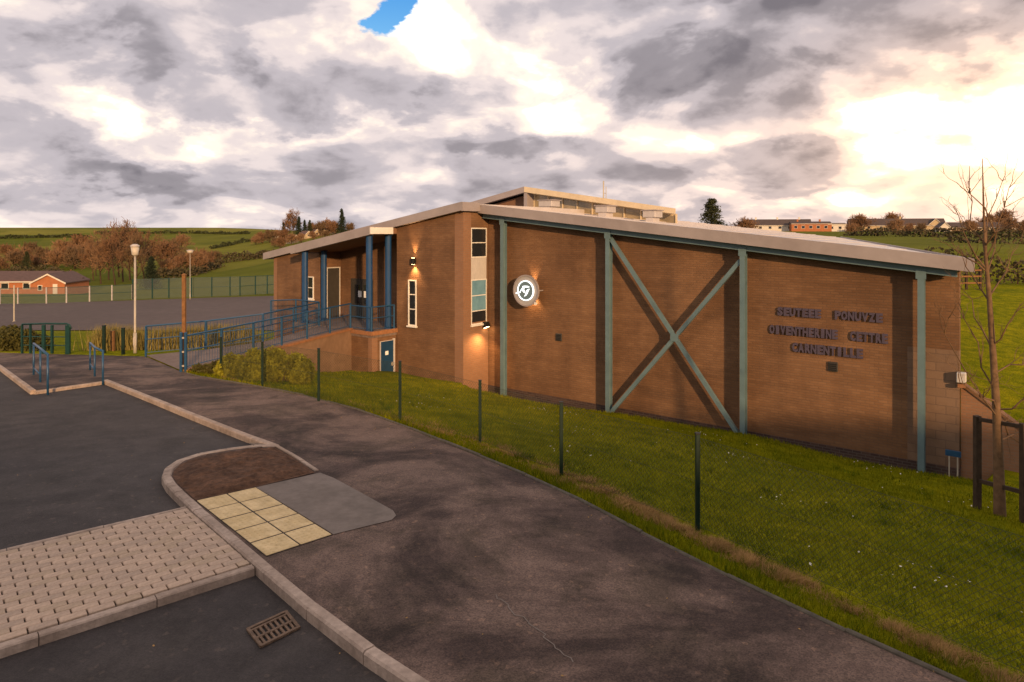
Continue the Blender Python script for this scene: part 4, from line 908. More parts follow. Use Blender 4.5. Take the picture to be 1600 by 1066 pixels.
# green cycle barrier / goal frame beyond the path
def green_frame():
    zb = G(110, 553); za_ = G(33, 552); d = (zb - za_); h = 1.08; t = thing('green_barrier', tuple(za_), 'dark green tubular barrier with thick posts beyond the handrails', 'barrier')
    def at(k, z): return za_ + d * k + Vector((0, 0, z))
    for k, w in ((.02, .05), (.19, .05), (.46, .11), (.63, .07), (.95, .16)): MB().box(tuple(at(k, -.15) - Vector((w / 2, .05, 0))), tuple(at(k, h - .02) + Vector((w / 2, .05, 0)))).build('post', 'green_paint', t, bevel=.01)
    MB().tube([at(.02, h), at(.5, h + .03), at(.93, h + .03), at(.99, h - .03), at(1.01, h - .16)], .035, 8).build('top_rail', 'green_paint', t, smooth=True)
    for z in (.3, .62): MB().tube([at(.02, z), at(.98, z)], .02, 6).build('rail', 'green_paint', t)
green_frame()
for px, py0, py1, lab in ((162.5, 509, 552, 'dark green post standing left of the tan stump'), (192.5, 513, 554, 'dark green post between the tan stump and the lamp post')):
    b = G(px, py1); t = thing('fence_post', tuple(b), lab, 'post'); h = (py1 - py0) / F * b.y
    MB().box((b.x - .05, b.y - .05, b.z - .1), (b.x + .05, b.y + .05, b.z + h)).build('shaft', 'green_post', t, bevel=.008); MB().box((b.x - .055, b.y - .055, b.z + h), (b.x + .055, b.y + .055, b.z + h + .02)).build('cap', 'dark', t)

# ------------------------------------------------------------------ lamp posts
def lamp_post(b, h, hw, lab):
    t = thing('lamp_post', tuple(b), lab, 'lamp post')
    MB().tube([b - Vector((0, 0, .2)), b + Vector((0, 0, .75))], .06, 12).build('base_column', 'galv', t, smooth=True)
    MB().tube([b + Vector((0, 0, .75)), b + Vector((0, 0, .80)), b + Vector((0, 0, h - .45))], [.06, .040, .034], 12).build('shaft', 'galv', t, smooth=True)
    MB().box((b.x - .03, b.y - .08, b.z + .3), (b.x + .03, b.y - .07, b.z + .6)).build('access_panel', 'box_grey', t)
    z = b.z + h - .45
    MB().tube([Vector((b.x, b.y, z)), Vector((b.x, b.y, z + .05)), Vector((b.x, b.y, z + .33))], [hw * .42, hw * .78, hw], 16).build('lantern', 'lamp_head', t, smooth=True)
    MB().tube([Vector((b.x, b.y, z + .33)), Vector((b.x, b.y, z + .38)), Vector((b.x, b.y, z + .44))], [hw * 1.12, hw * 1.1, hw * .5], 16).build('lantern_cap', 'box_grey', t, smooth=True)
b = G(211, 552); lamp_post(b, (552 - 381) / F * b.y, .145, 'tall pale lamp post with drum lantern beside the path')
b = Vector(((297 - 800) / F * 88, 88, -5.1)); lamp_post(b, (466 - 388) / F * 88, .4, 'distant slim floodlight column at the back of the sports pitch')
b = Vector(((22 - 800) / F * 66, 66, -5.1)); t = thing('pitch_pole', tuple(b), 'thin pale pole standing on the sports pitch at the left', 'pole')
MB().tube([b, b + Vector((0, 0, (500 - 443) / F * 66))], .06, 8).build('shaft', 'galv', t); MB().box((b.x - .12, b.y - .12, b.z), (b.x + .12, b.y + .12, b.z + .06)).build('foot', 'galv', t)

# ------------------------------------------------------------------ wire fence beside the path
FP = [GT(*p) for p in [(345, 590), (410, 605), (498, 627), (625, 660), (750, 693), (877, 745), (1090, 830)]] + [Vector((4.35, 5.0, tz(4.35, 5.0)))]
FH = [1.17, 1.17, 1.19, 1.2, 1.12, 1.1, 1.18, 1.18]
fe = thing('wire_fence', tuple(FP[0]), 'low chain link fence on dark green posts along the grass verge', 'fence')
for p, h in zip(FP, FH):
    po = MB().box((p.x - .026, p.y - .026, p.z - .2), (p.x + .026, p.y + .026, p.z + h)).build('post', 'green_post', fe, bevel=.005)
    MB().box((p.x - .029, p.y - .029, p.z + h), (p.x + .029, p.y + .029, p.z + h + .018)).build('cap', 'dark', po, origin=fe['base'])
for i in range(len(FP) - 1):
    a, b = FP[i], FP[i + 1]; ha, hb = FH[i] - .04, FH[i + 1] - .04; L_ = (b - a).length; m = MB(); st = .065; n = int((L_ + 1.1) / st)
    def at(u, v):      # u metres along, v height
        k = u / L_; q = a.lerp(b, k); g = ha + (hb - ha) * k; return Vector((q.x, q.y, q.z + .06 + v * (g - .06)))
    for k in range(n):
        for sg in (1, -1):
            u0 = k * st - (1.1 if sg > 0 else 0); u1 = u0 + sg * 1.1; v0, v1 = 0.0, 1.0
            if sg < 0: u0 += 0; 
            def clipu(u0, u1, v0, v1):
                if u0 == u1: return None
                def vat(u): return v0 + (v1 - v0) * (u - u0) / (u1 - u0)
                lo, hi = max(0, min(u0, u1)), min(L_, max(u0, u1))
                return None if lo >= hi - .01 else (lo, vat(lo), hi, vat(hi))
            c = clipu(u0, u1, v0, v1)
            if c: m.tube([at(c[0], c[1]), at(c[2], c[3])], .0020, 3, caps=False)
    o = m.build('chain_link', 'wire', fe); o['kind'] = 'stuff'
    for v in (1.0, .5, 0.0): MB().tube([at(0, v), at(L_, v)], .002, 4).build('line_wire', 'wire', fe)

# ------------------------------------------------------------------ plants
def leaf_cloud(cent, size, rng, asp=.6, up=.0):
    n = len(cent); a = rng.normal(size=(n, 3)); a[:, 2] += up; a /= np.linalg.norm(a, axis=1, keepdims=True); b = rng.normal(size=(n, 3)); b = np.cross(a, b); b /= np.linalg.norm(b, axis=1, keepdims=True) + 1e-9
    s_ = (size * rng.uniform(.6, 1.3, n))[:, None]; v = np.empty((n, 4, 3)); v[:, 0] = cent - a * s_; v[:, 1] = cent + b * s_ * asp; v[:, 2] = cent + a * s_; v[:, 3] = cent - b * s_ * asp
    return v.reshape(-1, 3), np.arange(n * 4).reshape(n, 4)
def stick_mesh(segs):                      # (p, q, r0, r1) as three-sided sticks
    S = np.array([[*p, *q, r0, r1] for p, q, r0, r1 in segs]); P, Q = S[:, :3], S[:, 3:6]; d = Q - P; d /= np.linalg.norm(d, axis=1, keepdims=True) + 1e-9
    ref = np.where(np.abs(d[:, 2:3]) > .9, np.array([[1., 0, 0]]), np.array([[0, 0, 1.]])); a = np.cross(d, ref); a /= np.linalg.norm(a, axis=1, keepdims=True); b = np.cross(d, a); n = len(S); V = np.empty((n, 6, 3))
    for k in range(3):
        c = math.cos(k * 2.0944); s_ = math.sin(k * 2.0944); o_ = a * c + b * s_; V[:, k] = P + o_ * S[:, 6:7]; V[:, 3 + k] = Q + o_ * S[:, 7:8]
    base = (np.arange(n) * 6)[:, None]; F_ = np.concatenate([base + np.array([[k, (k + 1) % 3, 3 + (k + 1) % 3, 3 + k]]) for k in range(3)])
    return V.reshape(-1, 3), F_
def grow(rng, H, spread, twig_r=.03, nb=(7, 5, 5, 4), lean=0, up=.55, trunk_n=1, start=.22):
    big, small = [], []
    def branch(p, d, L_, r, lev):
        n = 3 if lev < 2 else 2; q = p; pts = [p]
        for i in range(n):
            d = d + rng.normal(size=3) * (.10 + .07 * lev) + np.array([0, 0, .10]); d = d / np.linalg.norm(d); nq = q + d * L_ / n
            (big if lev < 2 else small).append((q, nq, max(twig_r * .8, r * (1 - i / n * .5)), max(twig_r * .6, r * (1 - (i + 1) / n * .5)))); q = nq; pts.append(q)
        if lev >= 3: return
        for k in range(nb[lev + 1]):
            t = rng.uniform(.3, 1.0); i = min(int(t * n), n - 1); o_ = pts[i] + (pts[i + 1] - pts[i]) * (t * n - i)
            s_ = rng.normal(size=3); s_ /= np.linalg.norm(s_); nd = d * up + s_ * .75 + np.array([0, 0, .2]); nd /= np.linalg.norm(nd)
            branch(o_, nd, L_ * rng.uniform(.42, .66), r * .42, lev + 1)
    for t in range(trunk_n):
        b0 = np.array([rng.normal() * .25, rng.normal() * .25, -.3]) if trunk_n > 1 else np.array([0, 0, -.3]); top = np.array([rng.normal() * spread * .12, rng.normal() * spread * .12, H * rng.uniform(.8, 1)]); k = 6; prev = b0
        for i in range(k):
            q = b0 + (top - b0) * (i + 1) / k + rng.normal(size=3) * .04 * H / 6; rr = H * .018
            big.append((prev, q, rr * (1 - i / k) + twig_r, rr * (1 - (i + 1) / k) + twig_r)); prev = q
        for j in range(nb[0]):
            f = rng.uniform(start, .92); o_ = b0 + (top - b0) * f; an = rng.uniform(0, 6.28); nd = np.array([math.cos(an), math.sin(an), .75]); nd /= np.linalg.norm(nd)
            branch(o_, nd, spread * (1.05 - .6 * f) * rng.uniform(.7, 1.1), H * .011, 1)
    return big, small
TREES = {}
def tree_proto(key, seed, H, spread, mat, twig_r=.035, nb=(14, 5, 6, 5), trunk_n=1, start=.2):
    rng = np.random.default_rng(seed); big, small = grow(rng, H, spread, twig_r, nb, trunk_n=trunk_n, start=start); TREES[key] = (stick_mesh(big), stick_mesh(small), mat)
    V, F_ = TREES[key][0]; m1 = np_mesh('trunk', V, F_, 'bark'); V, F_ = TREES[key][1]; m2 = np_mesh('crown', V, F_, mat); TREES[key] = (m1.data, m2.data); bpy.data.objects.remove(m1); bpy.data.objects.remove(m2)
for k in range(4): tree_proto('tall%d' % k, 10 + k, 10.0, 4.6, ('twig', 'twig2', 'twig3', 'twig')[k], .05, (16, 6, 7, 6))
for k in range(3): tree_proto('low%d' % k, 30 + k, 4.0, 3.4, ('twig2', 'twig', 'twig3')[k], .06, (10, 6, 7, 5), trunk_n=3, start=.05)
ORD = ['first', 'second', 'third', 'fourth', 'fifth', 'sixth', 'seventh', 'eighth', 'ninth', 'tenth', 'eleventh', 'twelfth', 'thirteenth', 'fourteenth', 'fifteenth', 'sixteenth', 'seventeenth', 'eighteenth', 'nineteenth', 'twentieth']
def ordinal(lst, i): return ORD[sorted(range(len(lst)), key=lambda k: lst[k][0]).index(i)]
def put_tree(key, p, s_, label, group, sxy=None):
    t = bpy.data.objects.new('bare_tree', None); COL.objects.link(t); t.location = p; t.rotation_euler = (0, 0, random.uniform(0, 6.28)); k = sxy or s_; t.scale = (k, k, s_); tag(t, label, 'tree', group)
    for nm, d in zip(('trunk', 'crown'), TREES[key]): c = bpy.data.objects.new(nm, d); COL.objects.link(c); c.parent = t
    return t
def conifer_data(seed, mat, H=6.0, Rr=1.6, n=5200, gap=.0):
    rng = np.random.default_rng(seed); k = 26; cen = []
    for i in range(k):
        f = i / k; z = H * (.06 + .94 * f); r = Rr * (1 - f) ** .85 + .05; nbr = int(9 - 5 * f)
        for j in range(nbr):
            an = rng.uniform(0, 6.28); L_ = r * rng.uniform(.6, 1.12); m = int(n / k / nbr); t = rng.uniform(0, 1, m) ** .7
            cen.append(np.stack([np.cos(an) * L_ * t, np.sin(an) * L_ * t, z - .25 * L_ * t + .1], 1) + rng.normal(size=(m, 3)) * (.10 + .06 * r))
    V, F_ = leaf_cloud(np.concatenate(cen), .13, rng, .35); m = np_mesh('crown', V, F_, mat)
    t = MB().tube([(0, 0, -.3), (0, 0, H * .5), (0, 0, H * .97)], [.14, .08, .015], 6).build('trunk', 'bark'); d = (t.data, m.data); bpy.data.objects.remove(m); bpy.data.objects.remove(t); return d
CON = [conifer_data(50, 'conifer'), conifer_data(51, 'conifer2', Rr=1.9)]
def put_conifer(k, p, s_, label, group=None, sxy=None):
    t = bpy.data.objects.new('conifer_tree', None); COL.objects.link(t); t.location = p; t.rotation_euler = (0, 0, random.uniform(0, 6.28)); q = sxy or s_; t.scale = (q, q, s_); tag(t, label, 'tree', group)
    for nm, d in zip(('trunk', 'crown'), CON[k]): c = bpy.data.objects.new(nm, d); COL.objects.link(c); c.parent = t
def GF(px, py, lo=60):
    u = (px - 800) / F; k = (py - HZ) / F; ds = np.arange(lo, 640, 1.0); h = terrain(u * ds, ds) - (CH - k * ds); i = int(np.argmax(h > 0)) if (h > 0).any() else int(np.argmax(h)); d = ds[i]
    return Vector((u * d, d, float(terrain(np.array([u * d]), np.array([d]))[0])))
def at_d(px, d): x = (px - 800) / F * d; return Vector((x, d, tz(x, d)))
def hedge(pts, h, w, mat, label, dens=22, leaf=.22, cat='hedge', bump=.35, name='hedge'):
    rng = np.random.default_rng(int(abs(pts[0].x * 7 + pts[0].y * 13)) % 9999); cen = []; st = []
    o_ = pts[0]
    for a, b in zip(pts[:-1], pts[1:]):
        L_ = (b - a).length; n = int(L_ * dens * h * w / 2) + 20; t = rng.uniform(0, 1, n); base = np.array(a)[None] * (1 - t[:, None]) + np.array(b)[None] * t[:, None]
        base[:, 2] = terrain(base[:, 0], base[:, 1]); hh = h * (1 - bump * .5 + bump * np.sin(t * L_ * .9 + rng.uniform(0, 6)) * .5 + bump * .6 * np.sin(t * L_ * .33 + rng.uniform(0, 6)))
        z = rng.uniform(0, 1, n) ** .75; off = rng.normal(size=(n, 2)) * w * .28 * (1.1 - .5 * z)[:, None]; base[:, :2] += off; base[:, 2] += z * hh; cen.append(base)
        for k in range(int(L_ / 2) + 1): q = a.lerp(b, min(1, k * 2 / max(L_, .1))); q.z = tz(q.x, q.y); st.append((q - Vector((0, 0, .3)), q + Vector((rng.normal() * .2, rng.normal() * .2, h * .7))))
    t = thing(name, tuple(o_), label, cat); V, F_ = leaf_cloud(np.concatenate(cen) - np.array(o_)[None], leaf, rng, .7); np_mesh('foliage', V, F_, mat, t)
    m = MB()
    for p, q in st: m.tube([p, q], [.06, .02], 4)
    s_ = m.build('stems', 'bark', t); s_['kind'] = 'stuff'; return t

# --- the wood and hedges left of the building
WL = [(146, 150, .85), (158, 140, 1.02), (170, 152, 1.15), (180, 138, 1.0), (192, 146, 1.2), (203, 150, 1.22), (214, 140, 1.05), (226, 150, 1.1), (238, 158, 1.0), (186, 160, 1.2), (150, 165, .9)]
for i, (px, d, s_) in enumerate(WL):
    put_tree('tall%d' % (i % 4), at_d(px, d), s_, 'tall bare brown tree, %s from the left in the wood behind the lamp post' % ordinal(WL, i), 'bare trees of the wood behind the lamp post', s_ * .82)
SL = [(-22, 190, 1.1), (0, 176, 1.0), (22, 186, 1.2), (34, 200, 1.3), (54, 186, 1.0), (68, 200, 1.3), (86, 190, 1.2), (104, 205, 1.5), (118, 190, 1.4), (132, 200, 1.6), (10, 240, 1.2), (48, 245, 1.3), (96, 240, 1.5), (124, 250, 1.9), (72, 138, .62), (112, 140, .6)]
for i, (px, d, s_) in enumerate(SL):
    put_tree('low%d' % (i % 3), at_d(px, d), s_ * .85, 'brown leafless scrub tree, %s from the left on the slope behind the bungalow' % ordinal(SL, i), 'scrub trees behind the bungalow')
SL2 = [(262, 165, .9), (276, 172, 1.1), (292, 180, 1.2), (306, 176, 1.3), (322, 190, 1.3), (268, 220, 1.7), (284, 300, 1.5), (252, 205, 1.7), (338, 215, .9)]
for i, (px, d, s_) in enumerate(SL2):
    put_tree('low%d' % (i % 3), at_d(px, d), s_ * .85, 'bare brown tree, %s from the left between the dark conifer and the entrance' % ordinal(SL2, i), 'bare trees right of the dark conifer')
put_conifer(0, at_d(236, 128), 1.0, 'dark spiky conifer in front of the bare wood beside the lamp post', sxy=1.35)
put_conifer(1, at_d(42, 178), .9, 'small dark evergreen among the brown scrub behind the bungalow', sxy=1.1)
hedge([at_d(-30, 168), at_d(70, 165), at_d(110, 160)], 2.2, 2.0, 'hedge', 'low brown hedge running behind the brick bungalow roof', 14, .35)
hedge([at_d(235, 150), at_d(300, 165), at_d(345, 200)], 2.2, 2.4, 'hedge', 'dark brown hedge at the foot of the slope behind the pitch fence', 14, .35)
hedge([GF(325, 412), GF(380, 408), GF(432, 400)], 3.0, 2.6, 'hedge', 'dark thick hedge across the slope left of the entrance roof', 12, .4)
hedge([GF(330, 390), GF(380, 380), GF(428, 372)], 2.2, 2.0, 'hedge_g', 'thin green hedge higher up the hillside left of the roof', 10, .45)
hedge([GF(-20, 374), GF(60, 372), GF(140, 371)], 2.0, 2.5, 'hedge_g', 'far dark hedge line across the hillside above the scrub', 7, .6)
hedge([GF(150, 366), GF(300, 365), GF(390, 366)], 1.8, 2.5, 'hedge_g', 'long hedge line near the crest of the left hill', 6, .6)
hedge([GF(60, 415), GF(100, 412), GF(150, 414)], 1.6, 2.0, 'hedge_g', 'short green hedge edging the small field above the bungalow', 10, .4)
HL = [(400, 300, .8), (410, 305, 1.0), (422, 300, 1.1), (432, 310, .9), (444, 300, 1.0), (452, 306, 1.5), (460, 300, 1.6), (490, 310, 1.1), (500, 302, 1.2), (512, 308, 1.3), (524, 304, 1.2), (546, 308, 1.0), (470, 262, .7), (490, 270, .7), (508, 274, .7), (455, 262, .8), (438, 250, .8), (430, 262, .7)]
for i, (px, d, s_) in enumerate(HL):
    put_tree(('low%d' % (i % 3)) if i not in (5, 6) else 'tall0', at_d(px, d), s_ * (.75 if i in (5, 6) else 1), 'bare brown tree, %s from the left on the crest above the entrance roof' % ordinal(HL, i), 'bare trees along the hill crest')
for px, d, s_, lab in ((467, 298, 1.55, 'tallest narrow dark conifer on the hill crest among bare trees'), (443, 302, 1.3, 'slim dark conifer on the crest nearest the open field'), (476, 300, 1.25, 'bushy dark conifer just right of the tallest crest conifer'), (484, 300, 1.2, 'dark conifer in the middle of the crest trees'), (534, 302, 1.9, 'dark conifer on the crest directly above the entrance roof')):
    put_conifer(0 if px != 484 else 1, at_d(px, d), s_, lab)

# --- houses
def house(name, p, rot, w, dpt, h, rh, wallm, roofm, lab, wins=(), gable_front=False, chim=(), door=None, group=None):
    t = thing(name, (0, 0, 0), lab, 'house', group); t.location = p; t.rotation_euler = (0, 0, rot)
    MB().box((-w / 2, 0, -1), (w / 2, dpt, h)).build('wall', wallm, t)
    if gable_front:
        MB().hexa([(-w / 2, 0, h), (w / 2, 0, h), (0, 0, h + rh)], [(-w / 2, dpt, h), (w / 2, dpt, h), (0, dpt, h + rh)]).build('gable', wallm, t)
        k = .3; e = rh / (w / 2); rf = MB()
        rf.hexa([(-w / 2 - k, -k, h - k * e), (0, -k, h + rh), (0, -k, h + rh + .16), (-w / 2 - k, -k, h - k * e + .16)], [(-w / 2 - k, dpt, h - k * e), (0, dpt, h + rh), (0, dpt, h + rh + .16), (-w / 2 - k, dpt, h - k * e + .16)])
        rf.hexa([(0, -k, h + rh), (w / 2 + k, -k, h - k * e), (w / 2 + k, -k, h - k * e + .16), (0, -k, h + rh + .16)], [(0, dpt, h + rh), (w / 2 + k, dpt, h - k * e), (w / 2 + k, dpt, h - k * e + .16), (0, dpt, h + rh + .16)]); r = rf.build('roof', roofm, t)
        bb = MB(); bb.hexa([(-w / 2 - k, -k - .04, h - k * e - .12), (0, -k - .04, h + rh - .12), (0, -k - .04, h + rh + .14), (-w / 2 - k, -k - .04, h - k * e + .14)], [(-w / 2 - k, -k, h - k * e - .12), (0, -k, h + rh - .12), (0, -k, h + rh + .14), (-w / 2 - k, -k, h - k * e + .14)])
        bb.hexa([(0, -k - .04, h + rh - .12), (w / 2 + k, -k - .04, h - k * e - .12), (w / 2 + k, -k - .04, h - k * e + .14), (0, -k - .04, h + rh + .14)], [(0, -k, h + rh - .12), (w / 2 + k, -k, h - k * e - .12), (w / 2 + k, -k, h - k * e + .14), (0, -k, h + rh + .14)]); bb.build('bargeboard', 'house_white', r)
    else:
        k = .35; r = MB(); r.hexa([(-w / 2 - .2, -k, h - .15), (-w / 2 - .2, dpt + k, h - .15), (-w / 2 - .2, dpt / 2, h + rh)], [(w / 2 + .2, -k, h - .15), (w / 2 + .2, dpt + k, h - .15), (w / 2 + .2, dpt / 2, h + rh)]); r = r.build('roof', roofm, t)
        MB().box((-w / 2 - .2, -k - .05, h - .28), (w / 2 + .2, -k, h - .1)).build('gutter', 'house_white', r)
    for c in chim: MB().box((c - .35, dpt / 2 - .3, h + rh - .5), (c + .35, dpt / 2 + .3, h + rh + .9)).build('chimney', wallm, r)
    for x0, x1, z0, z1 in wins:
        wn = MB().box((x0, -.05, z0), (x1, .0, z1)).build('window', 'house_white', t); MB().box((x0 + .1, -.07, z0 + .1), (x1 - .1, -.051, z1 - .1)).build('pane', 'glass', wn)
    if door: MB().box((door[0], -.06, 0), (door[1], -.001, 2.05)).build('door', 'house_white', t)
    return t
dB = 112.0
def hp(px, d, z=None): q = at_d(px, d); return q
q = hp(75.5, dB); house('brick_bungalow', q, .12, 5.0, 8, 2.3, 1.35, 'house_brick', 'roof_tile', 'orange brick bungalow wing with white edged gable beyond the pitch', wins=((-1.6, -.9, 1.0, 1.9),), gable_front=True, door=(.7, 1.4))
q = hp(16, dB + 4); house('brick_bungalow', q, .10, 12.5, 8, 2.35, 1.45, 'house_brick', 'roof_tile', 'long red roofed bungalow left of the gabled brick wing', wins=((-5, -3.6, .9, 2), (-1.5, -.2, .9, 2), (2, 3.2, .9, 2)))
q = hp(105, dB + 4); house('brick_outhouse', q, .1, 2.2, 5, 1.9, .9, 'house_brick', 'roof_tile', 'small orange brick lean-to right of the gabled bungalow', wins=((-.5, .3, .9, 1.6),))
dH = 300
for px, d, w, h, rh, wm, rm, gf, lab, wins, ch in (
    (1216, 300, 27, 2.7, 2.6, 'house_white', 'roof_slate', False, 'long white terrace with dark roof above the hall roof', tuple((x, x + 1.3, 1.0, 2.2) for x in range(-12, 12, 4)), (-9, 0, 9)),
    (1268, 292, 16, 3.4, .9, 'house_brick', 'roof_slate', False, 'orange brick block in front of the white terrace', tuple((x, x + 1.4, 1.2, 2.5) for x in range(-7, 7, 3)), (-5, 4)),
    (1308, 290, 7, 3.2, .5, 'house_white', 'roof_slate', False, 'small pale block beside the orange brick one', ((-2.6, -1.4, 1, 2.2), (.5, 1.8, 1, 2.2)), ()),
    (1402, 300, 38, 2.6, 3.0, 'house_cream', 'roof_slate', False, 'long dark roofed terrace behind the hedges on the hill', tuple((x, x + 1.3, 1.0, 2.2) for x in range(-17, 17, 5)), (-12, 2)),
    (1462, 296, 5, 3.0, 2.4, 'house_cream', 'roof_slate', True, 'cream gable end closing the long terrace', ((-.6, .6, 1, 2.2),), ()),
    (1477, 280, 4.4, 1.6, 2.2, 'house_white', 'roof_slate', True, 'small white gable below the long terrace', ((-.5, .5, .6, 1.6),), ()),
    (1530, 288, 26, 1.8, 2.2, 'house_cream', 'roof_slate', False, 'low dark roofed terrace behind the young tree', tuple((x, x + 1.3, .6, 1.6) for x in range(-11, 11, 5)), (-6, 5)),
    (1594, 276, 6, 2.0, 2.0, 'house_white', 'roof_slate', True, 'white gabled house at the right edge of the hill', ((-.6, .6, .8, 1.7),), ())):
    house('hill_house', at_d(px, d), random.uniform(-.05, .08) - math.atan2(px - 800, F) * .6, w, 7, h, rh, wm, rm, lab, wins, gf, ch, group='houses on the right-hand hill')
for px, d, lab in ((442, 330, 'tiny white cottage among trees at the left of the crest'), (462, 270, 'tiny cream cottage just above the low end of the roof'), (482, 290, 'tiny cream gable below the dark crest conifers'), (495, 300, 'tiny cream gable in the middle of the crest row'), (505, 305, 'tiny pale gable second from the right in the crest row'), (520, 310, 'tiny pale gable at the right end of the crest row')):
    house('hill_cottage', at_d(px, d), .9, 3.0, 4.5, 1.7, 1.2, 'house_cream' if px != 442 else 'house_white', 'roof_tile', lab, ((-.5, .5, .7, 1.6),), True, group='cottages on the left-hand crest')

# --- plants on the right
put_conifer(1, at_d(1112, 118), 1.25, 'dark broad conifer rising above the hall roof', sxy=2.1)
put_tree('low1', at_d(1160, 125), .85, 'bare shrub tree above the hall roof right of the conifer', None); put_tree('low2', at_d(1071, 120), .6, 'small bare shrub above the roof left of the conifer', None)
put_tree('low0', at_d(1137, 118), .5, 'low dark shrub just right of the broad conifer', None)
RL = [(1345, 300, 1.5), (1362, 320, 1.2), (1392, 320, 1.7), (1400, 200, .9), (1420, 230, .7), (1440, 220, .7), (1515, 230, .9), (1540, 310, 1.5), (1562, 320, 2.0), (1578, 250, 1.1), (1596, 240, .9), (1615, 240, 1.0), (1330, 210, .7)]
for i, (px, d, s_) in enumerate(RL):
    put_tree('low%d' % (1 if d > 280 else i % 3), at_d(px, d), s_, 'bare russet tree, %s from the left among the terraces on the right-hand hill' % ordinal(RL, i), 'trees on the right-hand hill')
hedge([at_d(1320, 190), at_d(1420, 175), at_d(1520, 165), at_d(1640, 160)], 1.9, 2.6, 'hedge', 'brown hedge across the hill below the terraces on the right', 9, .4)
hedge([at_d(1325, 285), at_d(1420, 280), at_d(1500, 262), at_d(1620, 258)], 1.9, 2.4, 'hedge', 'brown garden hedge hiding the lower walls of the terraces', 8, .45)
hedge([at_d(1470, 120), at_d(1560, 110), at_d(1660, 105)], 1.6, 2.0, 'hedge', 'low russet hedge in the middle of the right-hand hillside', 12, .3)
hedge([at_d(1440, 40), at_d(1530, 39.5), at_d(1620, 39), at_d(1760, 38)], 1.75, 1.5, 'hedge', 'thick brown hedge at the top of the grass slope beyond the hall', 90, .12)
def rail_fence():
    a = at_d(1488, 36); b = at_d(1532, 36.2); t = thing('rail_fence', tuple(a), 'brown timber rail fence below the hedge beyond the hall corner', 'fence')
    for k in (0, .5, 1): q = a.lerp(b, k); q.z = tz(q.x, q.y); MB().box((q.x - .05, q.y - .05, q.z - .3), (q.x + .05, q.y + .05, q.z + 1.15)).build('post', 'wood_dark', t)
    for h in (.35, .7, 1.02): MB().bar(a + Vector((0, -.07, h)), b + Vector((0, -.07, h)), .03, .08).build('rail', 'wood_post', t)
rail_fence()
def young_tree():
    b = GT(1562, 806); d = b.y; rng = np.random.default_rng(5); t = thing('young_tree', tuple(b), 'slender leafless young tree inside a timber guard frame', 'tree')
    w = lambda px, py, dd=0: P3(px, py, d + dd)
    path = [b - Vector((0, 0, .3))] + [w(*p) for p in [(1562, 800), (1560, 720), (1557, 640), (1552, 560), (1546, 470), (1540, 400), (1537, 330), (1535, 248)]]
    MB().tube(path, [.11, .10, .082, .068, .055, .042, .030, .018, .006], 9).build('trunk', 'bark_pale', t, smooth=True)
    segs = []
    def br(p, q, r, lev):
        p = np.array(p); q = np.array(q); n = 4; pts = [p]
        for i in range(1, n + 1): pts.append(p + (q - p) * i / n + rng.normal(size=3) * np.linalg.norm(q - p) * .035)
        for i in range(n): segs.append((pts[i], pts[i + 1], r * (1 - i / n * .7), r * (1 - (i + 1) / n * .7)))
        if lev < 2:
            for k in range(7 if lev == 0 else 4):
                i = rng.integers(1, n + 1); L_ = np.linalg.norm(q - p); dd = (q - p) / L_ * .7 + rng.normal(size=3) * .55 + np.array([0, 0, .35]); br(pts[i], pts[i] + dd / np.linalg.norm(dd) * L_ * rng.uniform(.22, .42), r * .4, lev + 1)
    B = [((1557, 650), (1462, 510), -1.2), ((1555, 610), (1500, 470), .8), ((1553, 585), (1640, 560), .6), ((1558, 640), (1650, 610), -.8), ((1550, 540), (1600, 470), -.5), ((1550, 545), (1505, 440), 1.0), ((1560, 690), (1660, 640), .9), ((1556, 640), (1500, 600), -.9),
         ((1545, 470), (1500, 400), .7), ((1545, 465), (1592, 380), .7), ((1541, 420), (1492, 340), -.5), ((1541, 415), (1505, 290), .4), ((1540, 405), (1580, 300), -.4), ((1539, 385), (1520, 270), -.5), ((1540, 390), (1560, 280), .5), ((1541, 430), (1570, 350), .9), ((1541, 425), (1480, 380), .3), ((1559, 660), (1600, 700), .5)]
    for (p, q, dd) in B: br(w(*p), w(*q, dd), .019, 0)
    V, F_ = stick_mesh(segs); np_mesh('crown', V - np.array(b)[None], F_, 'bark_pale', t)
    g = thing('tree_guard', tuple(b), 'dark timber post and rail guard around the young tree', 'tree guard'); P_ = [GT(1527, 796), GT(1600, 818)]
    for p in P_: p.z = tz(p.x, p.y)
    hgt = 1.75
    for p in P_: MB().box((p.x - .05, p.y - .05, p.z - .3), (p.x + .05, p.y + .05, p.z + hgt)).build('post', 'wood_dark', g)
    for a, c in ((0, 1),):
        for h in (.55, hgt - .05): MB().bar(P_[a] + Vector((0, -.06, h)), P_[c] + Vector((0, -.06, h)), .05, .07).build('rail', 'wood_dark', g)
young_tree()

# --- pitch fences
def net_fence(name, pts, h, lab, posts, rail=True, zb=-5.08):
    t = thing(name, tuple(pts[0]), lab, 'fence')
    for p in posts: MB().box((p.x - .06, p.y - .06, p.z), (p.x + .06, p.y + .06, p.z + h + .05)).build('post', 'green_paint' if h > 2.2 else 'box_grey', t)
    for a, b in zip(pts[:-1], pts[1:]):
        MB().add([a, b, b + Vector((0, 0, h)), a + Vector((0, 0, h))], [(0, 1, 2, 3)]).build('net_panel', 'net', t)
        for k in (1.0, .5): MB().bar(a + Vector((0, 0, h * k)), b + Vector((0, 0, h * k)), .06).build('rail', 'green_paint', t)
def fpt(px, d): return Vector(((px - 800) / F * d, d, -5.06))
lp = [fpt(-60, 81.5), fpt(0, 82), fpt(28, 82.3), fpt(72.6, 82.8), fpt(104, 83.5), fpt(140, 85), fpt(175, 86.5), fpt(207, 88)]
net_fence('pitch_fence', lp, 1.9, 'low grey green mesh fence at the back left of the pitch', lp)
